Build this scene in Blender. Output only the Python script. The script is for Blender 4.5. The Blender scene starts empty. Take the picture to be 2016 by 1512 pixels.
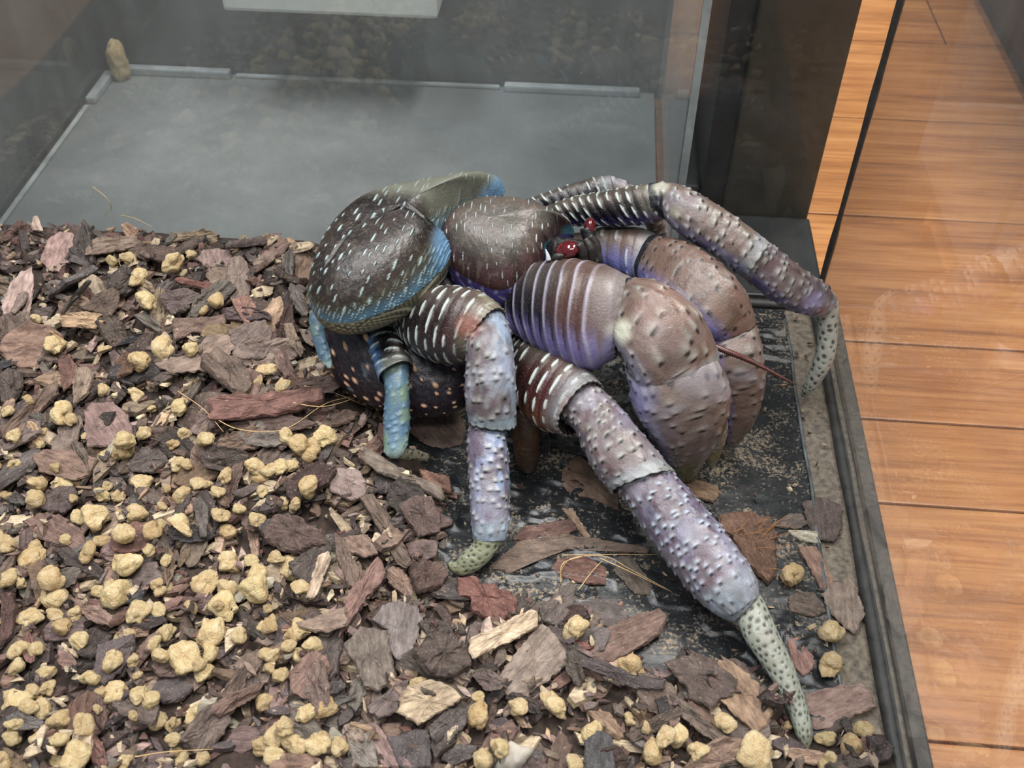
import bpy, math, random
import numpy as np
from mathutils import Matrix

random.seed(7)
rng = np.random.default_rng(7)
scene = bpy.context.scene
col = scene.collection

# ------------------------------------------------------------------ camera
W, H, F, CZ = 2016, 1512, 2000.0, 0.56
PITCH, YAW = math.radians(45.5), math.radians(-5.0)
fw = np.array([math.sin(YAW)*math.cos(PITCH), math.cos(YAW)*math.cos(PITCH), -math.sin(PITCH)])
rt = np.array([math.cos(YAW), -math.sin(YAW), 0.0])
up = np.cross(rt, fw)
CAM = np.array([0.0, 0.0, CZ])
cam_data = bpy.data.cameras.new('camera')
cam_data.sensor_fit = 'HORIZONTAL'
cam_data.sensor_width = 36.0
cam_data.lens = F / W * 36.0
cam_data.clip_start = 0.01
cam_data.dof.use_dof = True
cam_data.dof.focus_distance = 0.70
cam_data.dof.aperture_fstop = 13.0
cam = bpy.data.objects.new('camera', cam_data)
col.objects.link(cam)
cam.matrix_world = Matrix(((rt[0], up[0], -fw[0], CAM[0]), (rt[1], up[1], -fw[1], CAM[1]), (rt[2], up[2], -fw[2], CAM[2]), (0, 0, 0, 1)))
scene.camera = cam

# ------------------------------------------------------------------ world, lights, exposure
world = bpy.data.worlds.new('room_light')
scene.world = world
world.use_nodes = True
world.node_tree.nodes['Background'].inputs[0].default_value = (0.80, 0.90, 1.0, 1)
world.node_tree.nodes['Background'].inputs[1].default_value = 0.30

def area_light(name, loc, target, sx, sy, power, color):
    d = bpy.data.lights.new(name, 'AREA')
    d.shape = 'RECTANGLE'; d.size = sx; d.size_y = sy; d.energy = power; d.color = color
    o = bpy.data.objects.new(name, d); col.objects.link(o)
    v = np.array(target, float) - np.array(loc, float); v /= np.linalg.norm(v)
    x = np.cross(v, (0, 1, 0.001)); x /= np.linalg.norm(x); y = np.cross(-v, x)
    o.matrix_world = Matrix(((x[0], y[0], -v[0], loc[0]), (x[1], y[1], -v[1], loc[1]), (x[2], y[2], -v[2], loc[2]), (0, 0, 0, 1)))
    return o
# the room's ceiling fluorescents
area_light('ceiling_light', (0.55, 0.75, 2.3), (0.55, 0.75, 0), 0.35, 1.2, 62, (1.0, 0.97, 0.92))
area_light('ceiling_light', (-0.75, 0.55, 2.3), (-0.75, 0.55, 0), 0.35, 1.2, 40, (0.95, 0.97, 1.0))
area_light('ceiling_light', (0.15, -0.75, 2.3), (0.15, -0.75, 0), 1.2, 0.35, 24, (1.0, 0.98, 0.95))

scene.view_settings.view_transform = 'Standard'
scene.view_settings.look = 'None'
scene.view_settings.gamma = 1.0
scene.view_settings.use_curve_mapping = False
scene.view_settings.exposure = 0.25
scene.cycles.max_bounces = 5
scene.cycles.diffuse_bounces = 3
scene.cycles.glossy_bounces = 3
scene.cycles.transparent_max_bounces = 14
scene.cycles.use_denoising = True

# ------------------------------------------------------------------ helpers
def ray(x, y):
    return fw + (x - W/2)/F*rt - (y - H/2)/F*up
def P(x, y, z):
    """point at height z seen in the photograph at pixel x, y"""
    d = ray(x, y); return CAM + d*((z - CZ)/d[2])
def Q(x, y, Y):
    """point at depth Y seen in the photograph at pixel x, y"""
    d = ray(x, y); return CAM + d*(Y/d[1])
def pxscale(p):
    return F / float((np.asarray(p) - CAM) @ fw)
def lin(r, g, b):
    c = np.array([r, g, b], float)/255.0
    return np.where(c <= 0.04045, c/12.92, ((c + 0.055)/1.055)**2.4)
def lin4(*c):
    return tuple(lin(*c)) + (1.0,)
def norm(v):
    v = np.asarray(v, float); return v/np.linalg.norm(v)
def sstep(a, b, x):
    t = np.clip((x - a)/(b - a), 0, 1); return t*t*(3 - 2*t)
def h2(i, j, s=0):
    i = np.asarray(i).astype(np.int64); j = np.asarray(j).astype(np.int64)
    n = (i*374761393 + j*668265263 + s*1274126177) & 0x7fffffff
    n = ((n ^ (n >> 13))*1274126177) & 0x7fffffff
    n = ((n ^ (n >> 15))*1103515245 + 12345) & 0x7fffffff
    return ((n >> 8) & 0xffff)/65536.0
def vnoise(x, y, s=0):
    xi = np.floor(x); yi = np.floor(y); fx = x - xi; fy = y - yi
    fx = fx*fx*(3 - 2*fx); fy = fy*fy*(3 - 2*fy)
    a = h2(xi, yi, s); b = h2(xi+1, yi, s); c = h2(xi, yi+1, s); d = h2(xi+1, yi+1, s)
    return (a*(1-fx) + b*fx)*(1-fy) + (c*(1-fx) + d*fx)*fy
def fbm(x, y, s=0, o=3):
    t = 0; a = .5; n = 0
    for k in range(o):
        t = t + a*vnoise(x*2**k, y*2**k, s + k); n += a; a *= .5
    return t/n
def mixc(a, b, t):
    return a + (b - a)*np.asarray(t)[..., None]

def mesh_obj(name, verts, faces, mat=None, parent=None, smooth=True, colors=None, coll=True):
    me = bpy.data.meshes.new(name)
    verts = np.asarray(verts, np.float32)
    if isinstance(faces, np.ndarray):
        nf, k = faces.shape
        me.vertices.add(len(verts)); me.vertices.foreach_set('co', verts.ravel())
        me.loops.add(nf*k); me.loops.foreach_set('vertex_index', faces.astype(np.int32).ravel())
        me.polygons.add(nf)
        me.polygons.foreach_set('loop_start', np.arange(0, nf*k, k, dtype=np.int32))
        me.polygons.foreach_set('loop_total', np.full(nf, k, dtype=np.int32))
        me.update(calc_edges=True); me.validate()
    else:
        me.from_pydata(verts.tolist(), [], faces)
        me.update()
    if smooth:
        me.polygons.foreach_set('use_smooth', np.ones(len(me.polygons), dtype=bool))
    if colors is not None:
        at = me.color_attributes.new('Col', 'FLOAT_COLOR', 'POINT')
        c = np.asarray(colors, np.float32)
        if c.shape[1] == 3: c = np.concatenate([c, np.ones((len(c), 1), np.float32)], 1)
        at.data.foreach_set('color', c.ravel())
    if mat is not None: me.materials.append(mat)
    if not coll: return me
    o = bpy.data.objects.new(name, me); col.objects.link(o)
    if parent is not None: o.parent = parent
    return o
def tag(o, label=None, cat=None, group=None, kind=None):
    if label: o['label'] = label
    if cat: o['category'] = cat
    if group: o['group'] = group
    if kind: o['kind'] = kind
    return o
def empty(name, loc=(0, 0, 0)):
    o = bpy.data.objects.new(name, None); o.location = loc; o.empty_display_size = .02
    col.objects.link(o); return o
def box_data(x0, x1, y0, y1, z0, z1, bev=0.0):
    """box with chamfered edges"""
    b = min(bev, (x1-x0)*.45, (y1-y0)*.45, (z1-z0)*.45)
    if b <= 0:
        v = [(x, y, z) for z in (z0, z1) for y in (y0, y1) for x in (x0, x1)]
        f = [(0, 2, 3, 1), (4, 5, 7, 6), (0, 1, 5, 4), (2, 6, 7, 3), (0, 4, 6, 2), (1, 3, 7, 5)]
        return v, f
    import bmesh
    bm = bmesh.new(); bmesh.ops.create_cube(bm, size=1.0)
    for q in bm.verts:
        q.co = (x0 + (q.co.x + .5)*(x1-x0), y0 + (q.co.y + .5)*(y1-y0), z0 + (q.co.z + .5)*(z1-z0))
    bmesh.ops.bevel(bm, geom=bm.edges[:], offset=b, segments=2, affect='EDGES', profile=.6)
    bm.verts.ensure_lookup_table()
    v = [tuple(q.co) for q in bm.verts]; f = [tuple(l.index for l in p.verts) for p in bm.faces]
    bm.free(); return v, f
def box(name, x0, x1, y0, y1, z0, z1, mat, parent=None, bev=0.0):
    v, f = box_data(x0, x1, y0, y1, z0, z1, bev)
    return mesh_obj(name, v, f, mat, parent, smooth=False)
def grid_faces(nu, nv, wrap=False, off=0):
    i = np.arange(nu-1)[:, None]; j = np.arange(nv if wrap else nv-1)[None, :]
    j2 = (j + 1) % nv
    a = i*nv + j; b = i*nv + j2; c = (i+1)*nv + j2; d = (i+1)*nv + j
    return np.stack([a, b, c, d], -1).reshape(-1, 4) + off
def tube_data(pts, rad, n=8):
    pts = np.asarray(pts, float); m = len(pts); rad = np.broadcast_to(np.asarray(rad, float), (m,))
    t = np.gradient(pts, axis=0); t /= np.linalg.norm(t, axis=1)[:, None] + 1e-12
    ref = np.array([0, 0, 1.0]) if abs(t[0][2]) < .9 else np.array([1.0, 0, 0])
    out = []
    for k in range(m):
        a = norm(np.cross(t[k], ref)); b = np.cross(t[k], a)
        ref = np.cross(a, t[k])*1.0
        th = np.arange(n)/n*2*np.pi
        out.append(pts[k] + rad[k]*(np.cos(th)[:, None]*a + np.sin(th)[:, None]*b))
    v = np.concatenate(out + [pts[:1], pts[-1:]])
    f = [tuple(q) for q in grid_faces(m, n, True)]
    f += [(m*n, (j+1) % n, j) for j in range(n)] + [(m*n+1, (m-1)*n + j, (m-1)*n + (j+1) % n) for j in range(n)]
    return v, f

# ---- node helpers
class NT:
    def __init__(self, name):
        self.m = bpy.data.materials.new(name); self.m.use_nodes = True
        self.t = self.m.node_tree; self.n = self.t.nodes; self.n.clear()
        self.out = self.n.new('ShaderNodeOutputMaterial')
    def new(self, typ, **kw):
        q = self.n.new('ShaderNode' + typ)
        for k, v in kw.items(): setattr(q, k, v)
        return q
    def link(self, a, b): self.t.links.new(a, b)
    def set(self, node, **kw):
        for k, v in kw.items():
            node.inputs[k.replace('_', ' ')].default_value = v
        return node
    def ramp(self, fac, stops, interp='LINEAR'):
        r = self.new('ValToRGB'); e = r.color_ramp.elements; r.color_ramp.interpolation = interp
        while len(e) < len(stops): e.new(.5)
        for q, (p, c) in zip(e, stops):
            q.position = p; q.color = c if len(c) == 4 else tuple(c) + (1,)
        self.link(fac, r.inputs[0]); return r.outputs[0]
    def mix(self, fac, a, b, mode='MIX'):
        m = self.new('Mix', data_type='RGBA', blend_type=mode)
        for s, v in ((m.inputs[0], fac), (m.inputs[6], a), (m.inputs[7], b)):
            if hasattr(v, 'default_value') or hasattr(v, 'links'): self.link(v, s)
            else: s.default_value = v
        return m.outputs[2]
    def math(self, op, a, b=None, c=None):
        m = self.new('Math', operation=op)
        for s, v in zip(m.inputs, (a, b, c)):
            if v is None: continue
            if hasattr(v, 'links'): self.link(v, s)
            else: s.default_value = v
        return m.outputs[0]
    def noise(self, vec, scale, detail=4, rough=.55, dist=0.0):
        q = self.new('TexNoise'); q.inputs['Scale'].default_value = scale
        q.inputs['Detail'].default_value = detail; q.inputs['Roughness'].default_value = rough
        q.inputs['Distortion'].default_value = dist
        if vec is not None: self.link(vec, q.inputs['Vector'])
        return q.outputs['Fac']
    def coord(self, which='Object', scale=None):
        c = self.new('TexCoord').outputs[which]
        if scale:
            mp = self.new('Mapping'); mp.inputs['Scale'].default_value = scale
            self.link(c, mp.inputs['Vector']); return mp.outputs[0]
        return c
    def bump(self, h, strength=.5, dist=.001, nrm=None):
        b = self.new('Bump'); b.inputs['Strength'].default_value = strength
        b.inputs['Distance'].default_value = dist; self.link(h, b.inputs['Height'])
        if nrm is not None: self.link(nrm, b.inputs['Normal'])
        return b.outputs[0]
    def principled(self, color=None, rough=.5, normal=None, **kw):
        p = self.new('BsdfPrincipled')
        if color is not None:
            if hasattr(color, 'links'): self.link(color, p.inputs['Base Color'])
            else: p.inputs['Base Color'].default_value = color
        if hasattr(rough, 'links'): self.link(rough, p.inputs['Roughness'])
        else: p.inputs['Roughness'].default_value = rough
        if normal is not None: self.link(normal, p.inputs['Normal'])
        for k, v in kw.items(): p.inputs[k.replace('_', ' ')].default_value = v
        return p.outputs[0]
    def done(self, sh):
        self.link(sh, self.out.inputs['Surface']); return self.m
# ------------------------------------------------------------------ room materials
def mat_wood():
    t = NT('warm_oak_boards')
    c = t.new('TexCoord').outputs['Object']
    info = t.new('ObjectInfo').outputs['Random']
    sh = t.new('CombineXYZ'); t.link(t.math('MULTIPLY', info, 13.0), sh.inputs[0]); t.link(t.math('MULTIPLY', info, 7.0), sh.inputs[1])
    ad = t.new('VectorMath', operation='ADD'); t.link(c, ad.inputs[0]); t.link(sh.outputs[0], ad.inputs[1])
    mp = t.new('Mapping'); mp.inputs['Scale'].default_value = (3.0, 40.0, 10.0); t.link(ad.outputs[0], mp.inputs[0])
    g1 = t.noise(mp.outputs[0], 1.6, 6, .62, .4)
    mp2 = t.new('Mapping'); mp2.inputs['Scale'].default_value = (9.0, 260.0, 10.0); t.link(ad.outputs[0], mp2.inputs[0])
    g2 = t.noise(mp2.outputs[0], 1.5, 3, .6)
    base = t.ramp(g1, [(.30, lin4(120, 68, 34)), (.5, lin4(176, 114, 64)), (.72, lin4(206, 148, 94))])
    fine = t.ramp(g2, [(.32, lin4(134, 82, 44)), (.6, lin4(198, 140, 86))])
    cc = t.mix(.35, base, fine)
    kn = t.noise(ad.outputs[0], 9, 2); kn = t.ramp(kn, [(.62, (0, 0, 0)), (.78, (1, 1, 1))])
    cc = t.mix(t.math('MULTIPLY', kn, .5), cc, lin4(150, 88, 46))
    return t.done(t.principled(cc, .42, t.bump(g2, .15, .001)))
def mat_plain(name, c1, c2, rough=.5, scale=30, bump=.2, **kw):
    t = NT(name); c = t.coord('Object'); n = t.noise(c, scale, 5, .65)
    return t.done(t.principled(t.ramp(n, [(.3, lin4(*c1)), (.7, lin4(*c2))]), rough, t.bump(n, bump, .002), **kw))
def mat_glass(name, haze, tint, dirt_scale=6.0, grad=None, refl=1.0, smear=0.0):
    """clear sheet: fresnel mirror + see-through, with dried dust on it"""
    t = NT(name); c = t.coord('Object')
    fr = t.new('Fresnel'); fr.inputs['IOR'].default_value = 1.5
    bf = t.new('NewGeometry').outputs['Backfacing']
    front = t.math('SUBTRACT', 1.0, bf)
    fac = t.math('MULTIPLY', t.math('MULTIPLY', fr.outputs[0], refl), front)
    gl = t.new('BsdfGlossy'); gl.inputs['Roughness'].default_value = .015; gl.inputs['Color'].default_value = (1, 1, 1, 1)
    tr = t.new('BsdfTransparent'); tr.inputs['Color'].default_value = tint
    m1 = t.new('MixShader'); t.link(fac, m1.inputs[0]); t.link(tr.outputs[0], m1.inputs[1]); t.link(gl.outputs[0], m1.inputs[2])
    df = t.new('BsdfDiffuse'); df.inputs['Color'].default_value = lin4(202, 206, 208)
    tl = t.new('BsdfTranslucent'); tl.inputs['Color'].default_value = lin4(202, 206, 208)
    dm = t.new('MixShader'); dm.inputs[0].default_value = .4; t.link(df.outputs[0], dm.inputs[1]); t.link(tl.outputs[0], dm.inputs[2])
    n = t.noise(c, dirt_scale, 6, .65, .6)
    n2 = t.noise(t.coord('Object', (60, 60, 14)), 1.2, 3, .6, .3)
    d = t.math('ADD', t.math('MULTIPLY', n, .8), t.math('MULTIPLY', n2, .35))
    lo, hi = haze
    mr = t.new('MapRange'); t.link(d, mr.inputs[0]); mr.inputs[1].default_value = .35; mr.inputs[2].default_value = .8
    mr.inputs[3].default_value = lo; mr.inputs[4].default_value = hi
    a = t.math('MULTIPLY', mr.outputs[0], front)
    m2 = t.new('MixShader'); t.link(a, m2.inputs[0]); t.link(m1.outputs[0], m2.inputs[1]); t.link(dm.outputs[0], m2.inputs[2])
    return t.done(m2.outputs[0])

M_WOOD = mat_wood()
M_BLACK = mat_plain('black_painted_board', (17, 18, 20), (34, 35, 36), .5, 40)
M_OLIVE = mat_plain('dark_olive_board', (30, 27, 18), (52, 47, 34), .6, 22)
M_SEAL = mat_plain('dirty_black_silicone', (30, 30, 29), (62, 60, 56), .55, 90)
M_GLASS = mat_glass('tank_glass', (.005, .07), (.96, .98, .97, 1), 9)
M_GLASSR = mat_glass('tank_glass_side', (.03, .17), (.90, .90, .89, 1), 8, refl=1.6)
M_HAZY = mat_glass('scuffed_acrylic', (.12, .42), (.90, .90, .90, 1), 6, refl=.8)
M_CLEAR = mat_glass('clear_acrylic', (.03, .10), (.93, .95, .96, 1), 7)
M_GREYFLOOR = mat_plain('dusty_grey_plastic', (98, 100, 101), (136, 138, 139), .55, 5)
M_LEDGE = mat_plain('pale_plastic_edge', (128, 133, 136), (182, 186, 188), .4, 25)
M_WHITE = mat_plain('white_plastic', (205, 208, 204), (226, 228, 224), .45, 10)
M_BACKBOARD = mat_plain('mottled_brown_backing', (44, 42, 42), (92, 84, 80), .7, 9)

# ------------------------------------------------------------------ wooden floor outside the tank
floor = box('floor', -1.6, 1.6, -.6, 2.4, -.05, -.026, mat_plain('dark_subfloor', (52, 32, 18), (70, 44, 26), .8, 20))
tag(floor, 'warm orange-brown wooden plank floor around the tank', 'floor', kind='structure')
joints = [-.6, -.40, -.22, -.05, .12, .288, .464, .545, .632, .808, .985, 1.16, 1.33, 1.5, 1.68, 1.86, 2.04, 2.22, 2.4]
for k in range(len(joints) - 1):
    y0, y1 = joints[k] + .0009, joints[k+1] - .0009
    e = [-1.6] + ([-.7 + .37*((k*5) % 4)] if k % 2 else []) + [1.6]
    for q in range(len(e) - 1):
        o = box('plank', e[q] + .0008, e[q+1] - .0008, y0, y1, -.0275, -.0105, M_WOOD, floor, .0014)

# ------------------------------------------------------------------ glass tank that holds the crab
tank = empty('glass_tank', (-.17, .28, -.01))
tag(tank, 'clear glass tank with dirty black seals holding the crab and bark', 'tank')
def inparent(o, par):
    o.parent = par; o.matrix_parent_inverse = Matrix.Translation(par.location).inverted(); return o
TX0, TX1, TY0, TY1, TH = -.60, .1975, -.12, .662, .45
inparent(box('bottom_pane', TX0, TX1 + .008, TY0, TY1 + .008, -.0100, -.003, mat_plain('dusty_grey_base', (70, 64, 57), (134, 122, 106), .8, 240, .6)), tank)
inparent(box('back_pane', TX0, TX1 - .0015, TY1, TY1 + .007, -.003, TH, M_GLASS), tank)
inparent(box('side_pane', TX1, TX1 + .007, TY0, TY1 + .007, -.003, TH, M_GLASSR), tank)
inparent(box('side_pane', TX0 - .007, TX0, TY0, TY1 + .007, -.003, TH, M_GLASS), tank)
inparent(box('front_pane', TX0, TX1, TY0 - .007, TY0, -.003, .30, M_GLASS), tank)
def seal(name, a, b, r):
    """hand-smoothed silicone bead with an uneven edge"""
    a = np.array(a, float); b = np.array(b, float); n = 60
    k = np.linspace(0, 1, n)[:, None]; p = a + (b - a)*k
    rr = r*(.85 + .4*vnoise(np.linspace(0, 14, n), np.zeros(n), int(r*1e5)))
    v, f = tube_data(p, rr, 8)
    return inparent(mesh_obj(name, v, f, M_SEAL), tank)
seal('corner_seal', (TX1 - .001, TY1, .0), (TX1 - .001, TY1, TH), .0024)
seal('bottom_seal', (TX1 - .002, TY0, .0005), (TX1 - .002, TY1, .0005), .0042)
seal('bottom_seal', (TX0, TY1 - .002, .0005), (TX1 - .004, TY1 - .002, .0005), .0036)
inparent(box('bottom_frame', TX1 + .0072, TX1 + .0165, TY0, TY1 + .012, -.0100, .0045, M_SEAL, bev=.0015), tank)

# ------------------------------------------------------------------ neighbouring plastic tank behind the back glass
nb = empty('plastic_tank', (-.23, .84, -.01))
tag(nb, 'empty scuffed clear plastic tank standing behind the crab tank', 'tank')
NX0, NX1, NY0, NY1, NH = -.536, .070, .678, .998, .42
inparent(box('base', NX0 + .004, NX1 - .004, NY0 + .003, NY1, -.0100, .0, M_GREYFLOOR), nb)
inparent(box('front_wall', NX0, NX1, NY0 - .005, NY0, -.0100, NH, M_HAZY), nb)
inparent(box('side_wall', NX1, NX1 + .006, NY0 - .005, NY1, -.0100, NH, M_HAZY, bev=.001), nb)
inparent(box('side_wall', NX0 - .006, NX0, NY0 - .005, NY1, -.0100, NH, M_CLEAR), nb)
inparent(box('back_wall', NX0, NX1, NY1, NY1 + .006, -.0100, NH, M_CLEAR), nb)
inparent(box('corner_post', NX1 + .0005, NX1 + .0065, NY0 - .0075, NY0 - .0055, -.0100, NH, M_LEDGE, bev=.001), nb)
def strip(x0, x1, y0, y1, z0, z1):
    return inparent(box('seam_strip', x0, x1, y0, y1, z0, z1, M_LEDGE, bev=.002), nb)
strip(NX0 + .02, NX0 + .14, NY1 - .012, NY1 - .002, .0, .009)
strip(NX0 + .145, NX1 - .17, NY1 - .008, NY1 - .002, .0, .004)
strip(NX1 - .165, NX1 - .02, NY1 - .012, NY1 - .002, .0, .008)
strip(NX0 + .003, NX0 + .013, NY1 - .075, NY1 - .016, .0, .008)
strip(NX0 + .003, NX0 + .008, NY0 + .03, NY1 - .08, .0, .003)
bb = box('backing_board', -.85, .0765, 1.0055, 1.02, -.0105, .62, M_BACKBOARD, bev=.002)
tag(bb, 'mottled dark brown backing board standing behind the empty plastic tank', 'board')
bb2 = box('backing_board', -.556, -.5435, .70, 1.004, -.0105, .55, M_BACKBOARD, bev=.002)
tag(bb2, 'dark brown board standing left of the empty plastic tank', 'board')
# white bar hung inside the neighbouring tank
a = Q(440, 22, .93); b = Q(862, 40, .93)
def tub(name, x0, x1, y0, y1, z0, z1):
    root = empty(name, ((x0+x1)/2, (y0+y1)/2, z0))
    return root
lid = box('hanging_bar', a[0], b[0], .93, .9975, float(a[2]), float(a[2]) + .06, M_WHITE, bev=.004)
tag(lid, 'whitish plastic tray on the rear wall of the empty tank', 'bar')

# ------------------------------------------------------------------ dark posts and furniture behind the tank
post = empty('stand_leg', (.165, .81, -.0105))
tag(post, 'dark olive and black stand leg rising behind the crab tank', 'stand')
inparent(box('post', .128, .2055, .790, .815, -.0105, .85, M_OLIVE, bev=.0015), post)
inparent(box('side_board', .106, .1275, .800, 1.02, -.0105, .85, M_BLACK, bev=.002), post)
inparent(box('flat_board', .079, .207, .674, .788, -.0105, -.002, M_BLACK, bev=.002), post)  # flat black board on the floor in front of the post
blk = box('rubber_block', .080, .104, .80, .962, -.0105, .018, M_BLACK, bev=.003)
tag(blk, 'low black block on the floor beside the dark stand leg', 'block')
cab = empty('black_cabinet', (.66, 1.0, -.0105))
tag(cab, 'black cabinet edge standing on the wooden floor at upper right', 'cabinet')
inparent(box('body', .466, .90, .62, 1.7, .012, .7, M_BLACK, bev=.003), cab)
inparent(box('plinth', .474, .89, .63, 1.69, -.0105, .0118, M_BLACK, bev=.002), cab)
# ------------------------------------------------------------------ the coconut crab
BV, BF, BC = [], [], []          # one continuous body mesh: vertices, quads, colours
NVERT = [0]
def put(Pg, Cg, wrap=True):
    nu, nv = Pg.shape[:2]
    BV.append(Pg.reshape(-1, 3)); BC.append(Cg.reshape(-1, 3))
    BF.append(grid_faces(nu, nv, wrap, NVERT[0])); NVERT[0] += nu*nv

def cr(pts, n, closed=False):
    """Catmull-Rom through rows of pts, n samples"""
    pts = np.asarray(pts, float); m = len(pts)
    t = np.linspace(0, m if closed else m - 1, n, endpoint=not closed)
    i = np.floor(t).astype(int)
    if not closed: i = np.clip(i, 0, m - 2)
    f = (t - i)[:, None]
    def g(k): return pts[k % m] if closed else None
    if closed: p0, p1, p2, p3 = (pts[(i + d) % m] for d in (-1, 0, 1, 2))
    else:
        ext = np.concatenate([[2*pts[0] - pts[1]], pts, [2*pts[-1] - pts[-2]]])
        p0, p1, p2, p3 = (ext[i + d] for d in (0, 1, 2, 3))
    return .5*((2*p1) + (-p0 + p2)*f + (2*p0 - 5*p1 + 4*p2 - p3)*f**2 + (-p0 + 3*p1 - 3*p2 + p3)*f**3)

def gnormals(Pg, wrap=True):
    du = np.gradient(Pg, axis=0)
    dv = (np.roll(Pg, -1, 1) - np.roll(Pg, 1, 1)) if wrap else np.gradient(Pg, axis=1)
    n = np.cross(dv, du); n /= np.linalg.norm(n, axis=-1, keepdims=True) + 1e-12
    return n

def tubercles(U, V, su, sv, seed, vper=None):
    """scattered forward-leaning spines: returns height 0..1, dark mask for bristle tips and painted spine shadows, pale crest mask"""
    cu = np.floor(U/su); cv = np.floor(V/sv)
    Hh = np.zeros_like(U); dark = np.zeros_like(U); pale = np.zeros_like(U)
    for a in (-1, 0, 1):
        for b in (-1, 0, 1):
            i = cu + a; j = cv + b
            jj = np.mod(j, vper) if vper else j
            pu = (i + .5 + .7*(h2(i, jj, seed) - .5))*su
            pv = (j + .5 + .5*np.mod(i, 2) - .25 + .6*(h2(i, jj, seed + 1) - .5))*sv
            k = .45 + .75*h2(i, jj, seed + 2)
            k = np.where(h2(i, jj, seed + 3) < .74, k, 0)
            l = su*.62; sg = sv*.30*(.7 + .5*k)
            du = U - pu; dv = V - pv
            f = np.where(du < 0, np.clip(1 + du/l, 0, 1)**1.6, np.clip(1 - du/(.22*l), 0, 1))*np.exp(-(dv/sg)**2)
            Hh = np.maximum(Hh, f*k)
            dark = np.maximum(dark, (k > 0)*np.exp(-((du - .26*l)/(.19*l))**2)*np.exp(-(dv/(sg*.75))**2))
            pale = np.maximum(pale, f*(k > .5))
    return Hh, dark, pale

def dashes(R, V, dl, seed, wd=.22, keep=.8):
    """rows of pale dashes: R = row coordinate, V = distance along a row"""
    i = np.floor(R); fr = R - i
    q = V/dl + h2(i, i*0, seed)*7; j = np.floor(q); fq = q - j
    on = (h2(i, j, seed + 1) < keep)
    ln = .28 + .2*h2(i, j, seed + 2)
    taper = np.clip(1 - ((fq - .5)/ln)**2, 0, 1)
    x = np.abs(fr - .5)
    return on*sstep(wd, wd*.35, x/np.maximum(taper**.6, 1e-3))*(taper > 0)

NAVY, MAROON, PALE = lin(38, 34, 44), lin(78, 38, 40), lin(206, 212, 205)
PURPLE, LILAC, DUST = lin(122, 112, 178), lin(148, 146, 164), lin(128, 114, 102)
BROWN, GREYGREEN, ICE = lin(122, 104, 95), lin(178, 186, 172), lin(160, 186, 196)
ORANGE, BLUE, DARK = lin(176, 122, 88), lin(108, 134, 154), lin(22, 20, 22)

def c_striped(u, U, V, th, L, R, o):
    per = o.get('per', .0085); seed = o.get('seed', 1)
    top = sstep(.25, 1.0, np.cos(th - o.get('toprot2', .35)))
    low = sstep(.2, 1.0, np.cos(th - o.get('lowrot', math.pi)))      # edge that turns purple / pale
    wob = .30*np.sin(V/R*.9 + 1.0) + .22*vnoise(U*60, V*60, seed)
    rows = U/per + wob + o.get('slant', .0)*V/per
    fr = rows - np.floor(rows)
    base = mixc(np.broadcast_to(o.get('base', NAVY), u.shape + (3,)), o.get('mid', MAROON), sstep(.45, .8, u + .3*(fbm(U*70, V*70, seed) - .5))*o.get('midk', .75))
    base = base*o.get('dim', .62)
    base = mixc(base, o.get('edge', PURPLE), low*o.get('edgek', .8)*sstep(.15, .55, fr + .4*low))
    base = mixc(base, DUST, top*o.get('dust', .55)*(.6 + .8*(fbm(U*140, V*140, seed + 5) - .3)))
    end = sstep(.80, .97, u)
    base = mixc(base, o.get('end', mixc(ICE, ORANGE, np.array(.35))), end*.45)
    if o.get('long'):
        i = np.floor(rows); ln = .5 + .5*h2(i, i*0, seed)
        d = sstep(.15, .03, np.abs(fr - .5))*sstep(.0, .15, np.sin(th*.5 + .2*h2(i, i*0, 9)))*sstep(.96, .8, u)*.85
        d = d*(.55 + .6*sstep(.35, .6, vnoise(i*3.1, V*60, seed)))
        glow = sstep(.48, .2, np.abs(fr - .62))*low
        base = mixc(base, lin(136, 128, 176), glow*.5)
    else:
        d = dashes(rows, V, o.get('dl', .011)*1.25, seed, o.get('wd', .24)*.66, o.get('keep', .85))*(1 - .6*end)
    c = mixc(base, o.get('pale', PALE), np.clip(d, 0, 1)*o.get('dk', .95))
    hgt = .0006*d + .0005*np.sin(np.pi*np.clip(fr, 0, 1))*(1 - end)
    if not o.get('long'):
        hgt = hgt - .0004*(fr)
    return c, hgt

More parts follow.
